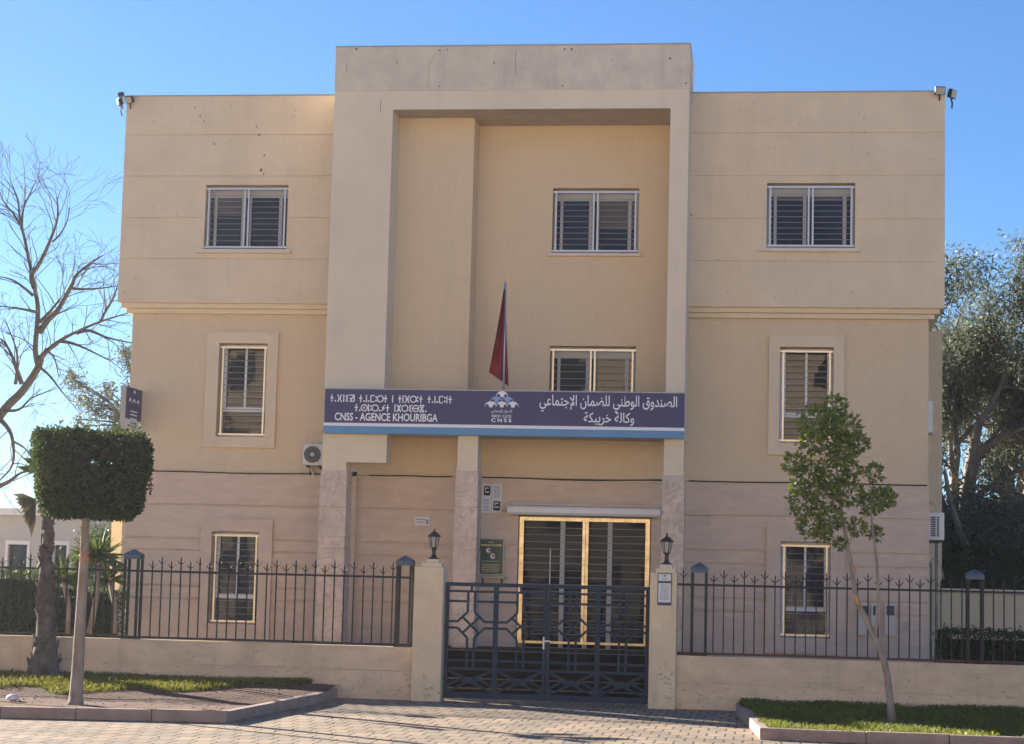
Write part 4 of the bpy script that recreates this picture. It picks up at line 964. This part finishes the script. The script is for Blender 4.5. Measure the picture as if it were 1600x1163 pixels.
def inpoly(x, z, s=1.):
    c = False; n = len(pw)
    for i in range(n):
        x1, z1 = pc[0]+(pw[i][0]-pc[0])*s, pc[2]+(pw[i][2]-pc[2])*s; x2, z2 = pc[0]+(pw[(i+1) % n][0]-pc[0])*s, pc[2]+(pw[(i+1) % n][2]-pc[2])*s
        if (z1 > z) != (z2 > z) and x < (x2-x1)*(z-z1)/(z2-z1)+x1: c = not c
    return c
bx = [p[0] for p in pw]; bz = [p[2] for p in pw]; Pq = []
gap = [at(145, 722, YT), at(171, 722, YT), at(90, 690, YT), at(172, 730, YT), at(190, 713, YT)]; gr_ = [.05, .03, .045, .025, .025]
dpt = .72
while len(Pq) < 30000:
    x, z, y = random.uniform(min(bx)-.03, max(bx)+.03), random.uniform(min(bz)-.03, max(bz)+.03), random.uniform(-dpt, dpt)
    ed = .03*math.sin(9*x+5*y)*math.sin(8*z)
    if not inpoly(x, z, 1.0+ed): continue
    deep = inpoly(x, z, .9) and abs(y) < dpt*.85
    if deep and random.random() > .3: continue
    if any((x-q[0])**2+(z-q[2])**2 < r_*r_ for q, r_ in zip(gap, gr_)): continue
    vx = (pc[0]-CAM[0])/(YT-CAM[1]); Pq.append((x+y*vx, YT+y, z))
for k in range(70):
    x, y = random.uniform(min(bx)+.1, max(bx)-.1), random.uniform(-.6, .6); z = max(bz)-.06; 
    if random.random() < .3: x = random.choice((min(bx), max(bx))); z = random.uniform(min(bz)+.3, max(bz)-.2)
    dx, dz = random.gauss(0, .3), 1.
    for t in np.linspace(0, random.uniform(.06, .17), 6): Pq.append((x+y*vx+dx*t, YT+y, z+dz*t))
Pq = np.array(Pq); leaves('crown', Pq, .055, .03, 'ficus', T)
T = thing('street_lamp', 'slim grey street lamp standing outside the left edge of the view', 'street lamp', (-8.6, -6.9, 0))
MB().lathe((-8.6, -6.9, 0), [(.09, 0), (.09, .5), (.05, .52), (.035, 6.5)], 10).build('pole', 'grey_metal', T, smooth=True)
MB().tube([(-8.6, -6.9, 6.45), (-8.6, -7.4, 6.7), (-8.6, -8.0, 6.75)], .025, 6).build('arm', 'grey_metal', T); MB().box(-8.7, -8.5, -8.5, -8., 6.7, 6.8).build('lamp_head', 'grey_metal', T, bevel=.02)
# palm trunk
YPm = -5.45
pb = at(66, 1060, YPm); T = thing('palm_tree', 'rough palm trunk with a flared foot against the left boundary wall', 'palm tree', (float(pb[0]), YPm, .1))
path = [(66, 1068, .37), (68, 1050, .30), (70, 1025, .235), (72, 1000, .19), (71, 960, .155), (71, 925, .15), (72, 895, .125), (73, 865, .095), (74, 835, .085), (76, 800, .08), (78, 760, .08), (80, 735, .06)]
cp = [Vector(at(x, y, YPm)) for x, y, r in path]
MB().tube(cp, [r*.82 for x, y, r in path], 12).build('trunk', 'palm_bark', T, smooth=True)
b = MB()
for k in range(150):
    t = random.random()**1.25*(len(cp)-3); i = int(t); f = t-i; c = cp[i].lerp(cp[i+1], f); r = (path[i][2]*(1-f)+path[i+1][2]*f)*.8; a = random.uniform(0, 2*math.pi)
    d = Vector((math.cos(a), math.sin(a), 0)); s = Vector((-d.y, d.x, 0)); up = random.choice((1, 1, -1)); hh = random.uniform(.07, .17); w = random.uniform(.035, .075)
    p0 = c+d*(r-.01); tip = c+d*(r+random.uniform(.02, .06))+Vector((0, 0, up*hh)); q = [p0-s*w, p0+s*w, tip+s*w*.45, tip-s*w*.45]
    n = len(b.v); b.v += [tuple(v) for v in q]+[tuple(v-d*.02) for v in q]; b.f += [(n, n+1, n+2, n+3), (n+7, n+6, n+5, n+4), (n, n+4, n+5, n+1), (n+1, n+5, n+6, n+2), (n+2, n+6, n+7, n+3), (n+3, n+7, n+4, n)]
b.build('leaf_bases', 'palm_bark', T)
def frond(base, tips, name='frond', mat='dry'):
    b = MB(); n = len(tips)
    for i in range(n):
        p = Vector(tips[i]); c = Vector(base); d = p-c; s = d.cross(Vector((0, 1, 0))).normalized()*.035; k = len(b.v); mid = c+d*.6
        b.v += [tuple(c-s*.4), tuple(c+s*.4), tuple(mid+s*1.3), tuple(p), tuple(mid-s*1.3)]; b.f.append((k, k+1, k+2, k+3, k+4))
    return b.build(name, mat, T)
hb = at(55, 781, YPm-.15); tp = [at(20+(i*2.2), 772+i*5.2+3*math.sin(i), YPm-.2+.03*math.sin(i*2)) for i in range(14)]; frond(hb, tp)
MB().tube([at(52, 812, YPm-.05), hb, at(62, 770, YPm), at(76, 760, YPm)], .014, 6).build('frond_stalk', 'palm_bark', T)
ct = at(80, 742, YPm)
for k in range(9):
    a = k*.7; e = np.array([math.cos(a)*.35, math.sin(a)*.3+.2, .12+.1*math.sin(k*2.)]); frond(ct+e*.4, [ct+e+np.array([math.cos(a+t)*.25, math.sin(a+t)*.25, .05]) for t in np.linspace(-.9, .9, 12)], 'frond', 'yucca')
# young leaning tree on the right
gb = G(1393, 1130, .11); YT = float(gb[1])
T = thing('young_tree', 'thin leaning young tree with bushy glossy crown on the right lawn', 'tree', (float(gb[0]), YT, .1))
tp = [(1394, 1136), (1392, 1105), (1386, 1055), (1379, 1022), (1367, 998), (1352, 965), (1341, 945), (1335, 922), (1331, 890), (1325, 858), (1318, 820), (1312, 780), (1306, 720), (1303, 650)]; rr = [.06, .047, .042, .042, .04, .036, .034, .031, .029, .026, .022, .02, .014, .006]
jy = [.02*math.sin(i*1.3) for i in range(len(tp))]
MB().tube([at(x, y, YT+j) for (x, y), j in zip(tp, jy)], rr, 10).build('trunk', 'bark', T, smooth=True)
t2 = [(1366, 997), (1370, 975), (1372, 930), (1370, 880), (1365, 840), (1361, 800), (1366, 745)]; MB().tube([at(x, y, YT-.03) for x, y in t2], [.026, .021, .018, .016, .014, .012, .006], 8).build('trunk', 'bark', T, smooth=True)
pa, pb = at(1334.5, 895, YT), at(1332, 884, YT); MB().tube([pa, pb], .037, 10).build('tape_band', 'tape', T)
MB().tube([at(1335, 928, YT-.03), at(1338, 936, YT-.035), at(1343, 948, YT-.03)], [.01, .03, .012], 8).build('pruning_scar', 'cut_wood', T, smooth=True)
cl = [(1303, 636, 20), (1270, 660, 26), (1296, 662, 22), (1321, 668, 25), (1341, 694, 18), (1268, 692, 22), (1308, 695, 27), (1242, 724, 19), (1263, 740, 24), (1297, 742, 27), (1332, 733, 15), (1254, 786, 25), (1288, 778, 29), (1325, 770, 25), (1270, 820, 23), (1297, 812, 22), (1338, 824, 14), (1312, 850, 9), (1366, 740, 15), (1376, 778, 20), (1389, 779, 12), (1360, 788, 19), (1369, 834, 12), (1246, 762, 12), (1285, 836, 14), (1320, 705, 20), (1306, 652, 14)]
LP, LD = [], []; b = MB()
for (x, y, r) in cl:
    c = np.array(at(x, y, YT+random.uniform(-.18, .18))); r3 = r/3113.*27.6
    trunk = tp[9:] if x < 1352 else t2[3:]; q = min(trunk, key=lambda t: abs(t[0]-x)+abs(t[1]-(y+18))); b.tube([at(q[0], q[1], YT), (np.array(at(q[0], q[1], YT))+c)/2+np.array([0, 0, .02]), c], [.01, .007, .004], 5)
    r *= .88; r3 *= .88; n = int(34+r*r*.42); d = unit(n); rad = rng.uniform(.35, 1., n)**.6; P_ = c+d*rad[:, None]*r3*np.array([1, .9, .95])
    for k in range(5):
        e = c+unit(1)[0]*r3*.8; b.tube([c, e], [.004, .002], 4)
    LP.append(P_); LD.append(d*.8+np.array([0, 0, .1]))
b.build('branches', 'bark', T); leaves('crown', np.concatenate(LP), .074, .042, 'young', T, np.concatenate(LD), .8)

# ------------------------------------------------------------------ trees behind
def grow(b, p, d, L, r, lev, tips, droop=0., spread=.55, seg=5, kids=(2, 3), minr=.006):
    pts = [Vector(p)]; rad = [r]; d = Vector(d).normalized(); n = 4
    for i in range(n):
        d = (d+Vector((random.gauss(0, .13), random.gauss(0, .13), random.gauss(0, .1)-droop*(.3+.2*(4-lev))))).normalized(); pts.append(pts[-1]+d*L/n); rad.append(max(minr, r*(1-.4*(i+1)/n)))
    b.tube(pts, rad, seg if lev > 1 else 4, cap=False)
    if lev <= 0: tips.append((pts[-1], d)); tips.append((pts[2], d)); return
    for k in range(random.randint(*kids)):
        a = unit(1)[0]; nd = (d+Vector(a)*spread*random.uniform(.7, 1.3)).normalized(); s = random.choice((2, 3, 4, 4)); grow(b, pts[s], nd, L*random.uniform(.6, .85), rad[s]*.68, lev-1, tips, droop, spread, seg, kids, minr)
def leafy(name, base, h, r, lev, label, leafn, leafL, leafW, mat, bark, cl, droop=.05, lean=(0, 0), spread=.6, L0=.3):
    T = thing(name, label, 'tree', tuple(base)); b = MB(); tips = []
    top = Vector(base)+Vector((lean[0], lean[1], h*.34)); b.tube([Vector(base), Vector(base).lerp(top, .5)+Vector((.1, 0, 0)), top], [r*1.15, r, r*.85], 9)
    for k in range(5):
        a = k*2*math.pi/5+random.random(); grow(b, top, (math.cos(a)*.55, math.sin(a)*.55, 1.), h*L0*random.uniform(.75, 1.1), r*.62, lev, tips, droop, spread)
    grow(b, top, (0, 0, 1), h*L0*1.1, r*.7, lev, tips, droop, spread)
    b.build('trunk', bark, T, smooth=True)
    per = max(1, leafn//len(tips)); P_, D_ = [], []
    for p, d in tips:
        P_.append(np.array(p)+rng.normal(0, cl, (per, 3))*np.array([1, 1, .8])); D_.append(np.tile(np.array([0, 0, -.7*min(1, droop*8)]), (per, 1)))
    leaves('crown', np.concatenate(P_), leafL, leafW, mat, T, np.concatenate(D_), .8); return T
def gp(px, Y): q = at(px, 940, Y); return (float(q[0]), Y, 0.)
leafy('eucalyptus_tree', gp(1498, 13), 8.6, .26, 3, 'tall grey green eucalyptus close behind the right corner of the building', 56000, .17, .04, 'euc', 'euc_bark', .27, .06)
leafy('eucalyptus_tree', gp(1585, 17), 9.4, .3, 3, 'tall eucalyptus at the right edge rising above the hedge', 60000, .17, .04, 'euc', 'euc_bark', .28, .06)
leafy('eucalyptus_tree', gp(1680, 14), 8.4, .26, 3, 'eucalyptus beyond the right edge with branches reaching in', 26000, .17, .04, 'euc', 'euc_bark', .28, .06)
leafy('bushy_tree', gp(1530, 10), 4.3, .14, 3, 'dark bushy tree low behind the right boundary wall', 34000, .1, .04, 'euc', 'bark_dark', .34, .0, (0, 0), .8, .26)
leafy('bushy_tree', gp(1605, 10.5), 4.1, .14, 3, 'dark bushy tree behind the right end of the fence', 34000, .1, .04, 'euc', 'bark_dark', .34, .0, (0, 0), .8, .26)
hedge(XL1+.6, 17, 8.2, 9.2, 0, 2.7, 24000, 'dark overgrown hedge behind the beige yard wall')
# pale bare limb leaning behind the right corner
q = [at(1476, 735, 9.), at(1484, 780, 9.), at(1493, 812, 9.), at(1508, 850, 9.), at(1520, 935, 9.)]
o = thing('dead_trunk', 'pale leaning dead trunk beside the right corner of the building', 'tree', tuple(q[-1])); MB().tube(q[::-1], [.12, .10, .08, .06, .035], 8).build('trunk', 'euc_bark', o, smooth=True)
# right boundary wall of the yard
yb = 6.5; o = thing('yard_wall', 'beige yard wall behind the hedge on the right', 'wall', (10, yb, 0)); zt = Z_(1540, 921, yb); MB().box(XL1+.3, 22, yb, yb+.2, 0, zt-.09).build('masonry', 'plaster_rough', o); MB().box(XL1+.3, 22, yb-.04, yb+.24, zt-.085, zt).build('coping', 'cream', o)
# bare tree on the left, limbs following the photograph in a plane well behind the building
YB = 9.; T = thing('bare_tree', 'large leafless tree with spreading bare branches left of the building', 'tree', tuple(at(-55, 940, YB)))
LIM = [([(-55, 945), (-50, 820), (-30, 700), (7, 640), (34, 612), (59, 575), (64, 556)], .135, .075), ([(59, 570), (55, 545), (59, 485), (54, 451), (44, 401), (35, 361), (23, 337), (7, 317), (-3, 296)], .07, .010), ([(54, 450), (49, 431), (62, 411), (79, 374), (90, 340), (89, 308)], .07, .014), ([(34, 358), (34, 347), (37, 324), (46, 305), (51, 292)], .04, .01), ([(31, 345), (28, 315), (18, 286)], .03, .01),
([(63, 560), (75, 547), (101, 528), (151, 505), (201, 489)], .07, .012), ([(120, 520), (140, 517), (168, 528), (206, 536)], .05, .012), ([(158, 502), (163, 490), (178, 465), (184, 443)], .04, .01), ([(92, 533), (110, 536), (134, 545), (176, 566)], .05, .01), ([(61, 520), (75, 500), (90, 485), (111, 448), (121, 428), (147, 408), (161, 399)], .08, .013), ([(110, 450), (125, 452), (154, 451), (184, 447)], .04, .01), ([(61, 504), (78, 487), (94, 467)], .045, .02),
([(57, 488), (40, 484), (20, 481), (-5, 478)], .04, .01), ([(52, 462), (35, 448), (18, 437), (-4, 432)], .04, .01), ([(34, 600), (25, 575), (18, 555), (7, 535), (-4, 527)], .06, .012), ([(24, 600), (27, 575), (25, 545), (8, 500)], .045, .01), ([(7, 642), (30, 640), (50, 622), (86, 608)], .04, .008), ([(0, 655), (18, 680), (20, 725), (-2, 752)], .06, .012), ([(-5, 762), (15, 752), (33, 739), (55, 736)], .06, .012), ([(82, 378), (95, 365), (105, 345), (108, 325)], .025, .008), ([(64, 575), (80, 590), (95, 610), (120, 640)], .035, .008), ([(70, 545), (85, 560), (92, 590)], .03, .008), ([(20, 690), (38, 700), (52, 720)], .03, .008)]
b = MB(); tw = MB(); dummy = []
for pl, r0, r1 in LIM:
    n = len(pl); off = random.uniform(-.5, .5); pts = [Vector(at(x, y, YB+(off*i/max(1, n-1)))) for i, (x, y) in enumerate(pl)]
    sm = []
    for i in range(n-1):
        a, c = pts[i], pts[i+1]; pre = pts[max(0, i-1)]; nx = pts[min(n-1, i+2)]
        for s in range(4):
            t = s/4; sm.append(.5*((2*a)+(c-pre)*t+(2*pre-5*a+4*c-nx)*t*t+(3*a-pre-3*c+nx)*t**3))
    sm.append(pts[-1]); k = len(sm); rad = [r0+(r1-r0)*i/(k-1) for i in range(k)]; b.tube(sm, rad, 7)
    if r0 > .18: continue
    for i in range(2, k):
        for _ in range(1 if i < k-3 else 2):
            if random.random() < .6:
                d = (sm[min(i+1, k-1)]-sm[i-1]).normalized(); nd = d+Vector(unit(1)[0])*.9+Vector((0, 0, .15)); grow(tw, sm[i], nd, random.uniform(.35, .9), min(.013, rad[i]*.5), 2, dummy, .0, .6, 4, (1, 3), .0035)
b.build('trunk', 'bark_dark', T, smooth=True); tw.build('twigs', 'bark_dark', T)
# sparse leafy tree behind the left corner
YE = 7.; T = thing('sparse_tree', 'sparse grey green tree reaching out behind the left corner of the building', 'tree', tuple(at(228, 940, YE)))
b = MB(); st = [at(228, 945, YE), at(232, 800, YE), at(226, 700, YE)]; b.tube(st, [.14, .11, .09], 8); LP = []
for (x, y, r) in ((110, 588, 12), (122, 600, 14), (128, 618, 14), (140, 628, 14), (150, 645, 12), (166, 606, 12), (172, 622, 14), (160, 640, 14), (178, 655, 14), (186, 640, 12), (200, 560, 14), (207, 575, 12), (196, 548, 10), (180, 668, 12), (135, 665, 7), (122, 655, 6), (195, 668, 10), (205, 600, 12), (212, 640, 14), (220, 560, 20), (225, 600, 20)):
    c = np.array(at(x, y, YE+random.uniform(-.4, .4))); root = np.array(st[2]); mid = (c+root)/2+np.array([0, 0, .25]); b.tube([root, mid, c], [.04, .022, .008], 5)
    n = int(10*r); P_ = c+rng.normal(0, 1, (n, 3))*r/3113*41*.62; LP.append(P_)
b.build('trunk', 'bark_dark', T); Pq = np.concatenate(LP); leaves('crown', Pq, .12, .035, 'euc', T, np.tile([0, 0, -.3], (len(Pq), 1)), .8)
# villa and shrubs beyond the left fence
YV = 24.; x0, x1, z1 = X_(-70, 850, YV), X_(128, 850, YV), Z_(60, 806, YV)
V_ = thing('villa', 'pale grey flat roofed villa in the left distance behind the fence', 'house', ((x0+x1)/2, YV, 0))
ops = [rect(12, 851, 42, 905, YV), rect(84, 852, 104, 900, YV), rect(-40, 851, -10, 905, YV)]
wall(x0, x1, 0, z1, YV, YV+.3, ops).build('wall', 'villa', V_)
MB().box(x0, x0+.3, YV+.301, YV+9, 0, z1).box(x1-.3, x1, YV+.301, YV+9, 0, z1).build('side_wall', 'villa', V_)
MB().box(x0-.3, X_(45, 812, YV), YV-.35, YV+9, z1+.002, z1+.2).box(X_(45, 812, YV)+.01, x1+.2, YV-.2, YV+9, z1+.002, z1+.32).build('roof', 'white_paint', V_)
for a in ops:
    wv = MB(); wv.box(a[0]-.08, a[1]+.08, YV-.06, YV-.002, a[3], a[3]+.12); wv.box(a[0]-.08, a[0], YV-.05, YV-.002, a[2], a[3]-.001); wv.box(a[1], a[1]+.08, YV-.05, YV-.002, a[2], a[3]-.001)
    wq = wv.build('window', 'white_paint', V_); MB().box(a[0], a[1], YV+.12, YV+.16, a[2], a[3]).build('pane', 'pane', wq)
leafy('bushy_tree', gp(15, 34), 3.1, .18, 3, 'grey green tree behind the villa at the left edge', 26000, .16, .06, 'euc', 'bark_dark', .3, .0, (0, 0), .8, .28)
leafy('bushy_tree', gp(105, 33), 2.9, .18, 3, 'dark tree over the villa roof behind the clipped tree', 24000, .16, .06, 'hedge', 'bark_dark', .3, .0, (0, 0), .8, .28)
leafy('bushy_tree', gp(165, 20), 2.6, .14, 3, 'dark bushy tree between the villa and the yellow annex', 24000, .13, .05, 'hedge', 'bark_dark', .25, .0, (0, 0), .8, .28)
# apartment block across the street, reflected in the glass, added unseen to brighten the facade
YO = -58.; O = thing('apartment_block', 'cream apartment block across the street, mirrored in the office windows', 'building', (0, YO, 0))
hs = [(x, x+1.6, z, z+1.5) for x in np.arange(-28, 30, 4.) for z in (1.2, 4.4, 7.6, 10.8)]
w_ = wall(-32, 34, 0, 13.5, -YO, -YO+.4, hs); w_.v = [(-v[0], -v[1], v[2]) for v in w_.v]; w_.build('wall', 'opp', O)
b = MB()
for (xa, xb, za, zb) in hs: b.box(-xb, -xa, YO-.3, YO-.2, za, zb)
b.build('window', 'opp_win', O)['kind'] = 'stuff'
MB().box(-34, 32, YO-12, YO+.3, 13.502, 13.8).build('roof', 'opp', O)

# ------------------------------------------------------------------ haze added in place of lens glare
hz = MB().box(-120, 130, -75, 95, -1.2, 16); ho = hz.build('haze', 'soil'); tag(ho, 'thin pale haze volume standing in for lens glare', 'haze', kind='stuff')
HM = bpy.data.materials.new('haze'); HM.use_nodes = True; ht = HM.node_tree; ht.nodes.clear()
out = ht.nodes.new('ShaderNodeOutputMaterial'); pv = ht.nodes.new('ShaderNodeVolumePrincipled'); pv.inputs['Color'].default_value = (.93, .95, 1, 1); pv.inputs['Density'].default_value = GLARE_HAZE; pv.inputs['Anisotropy'].default_value = .6
ht.links.new(pv.outputs[0], out.inputs['Volume']); ho.data.materials.clear(); ho.data.materials.append(HM)
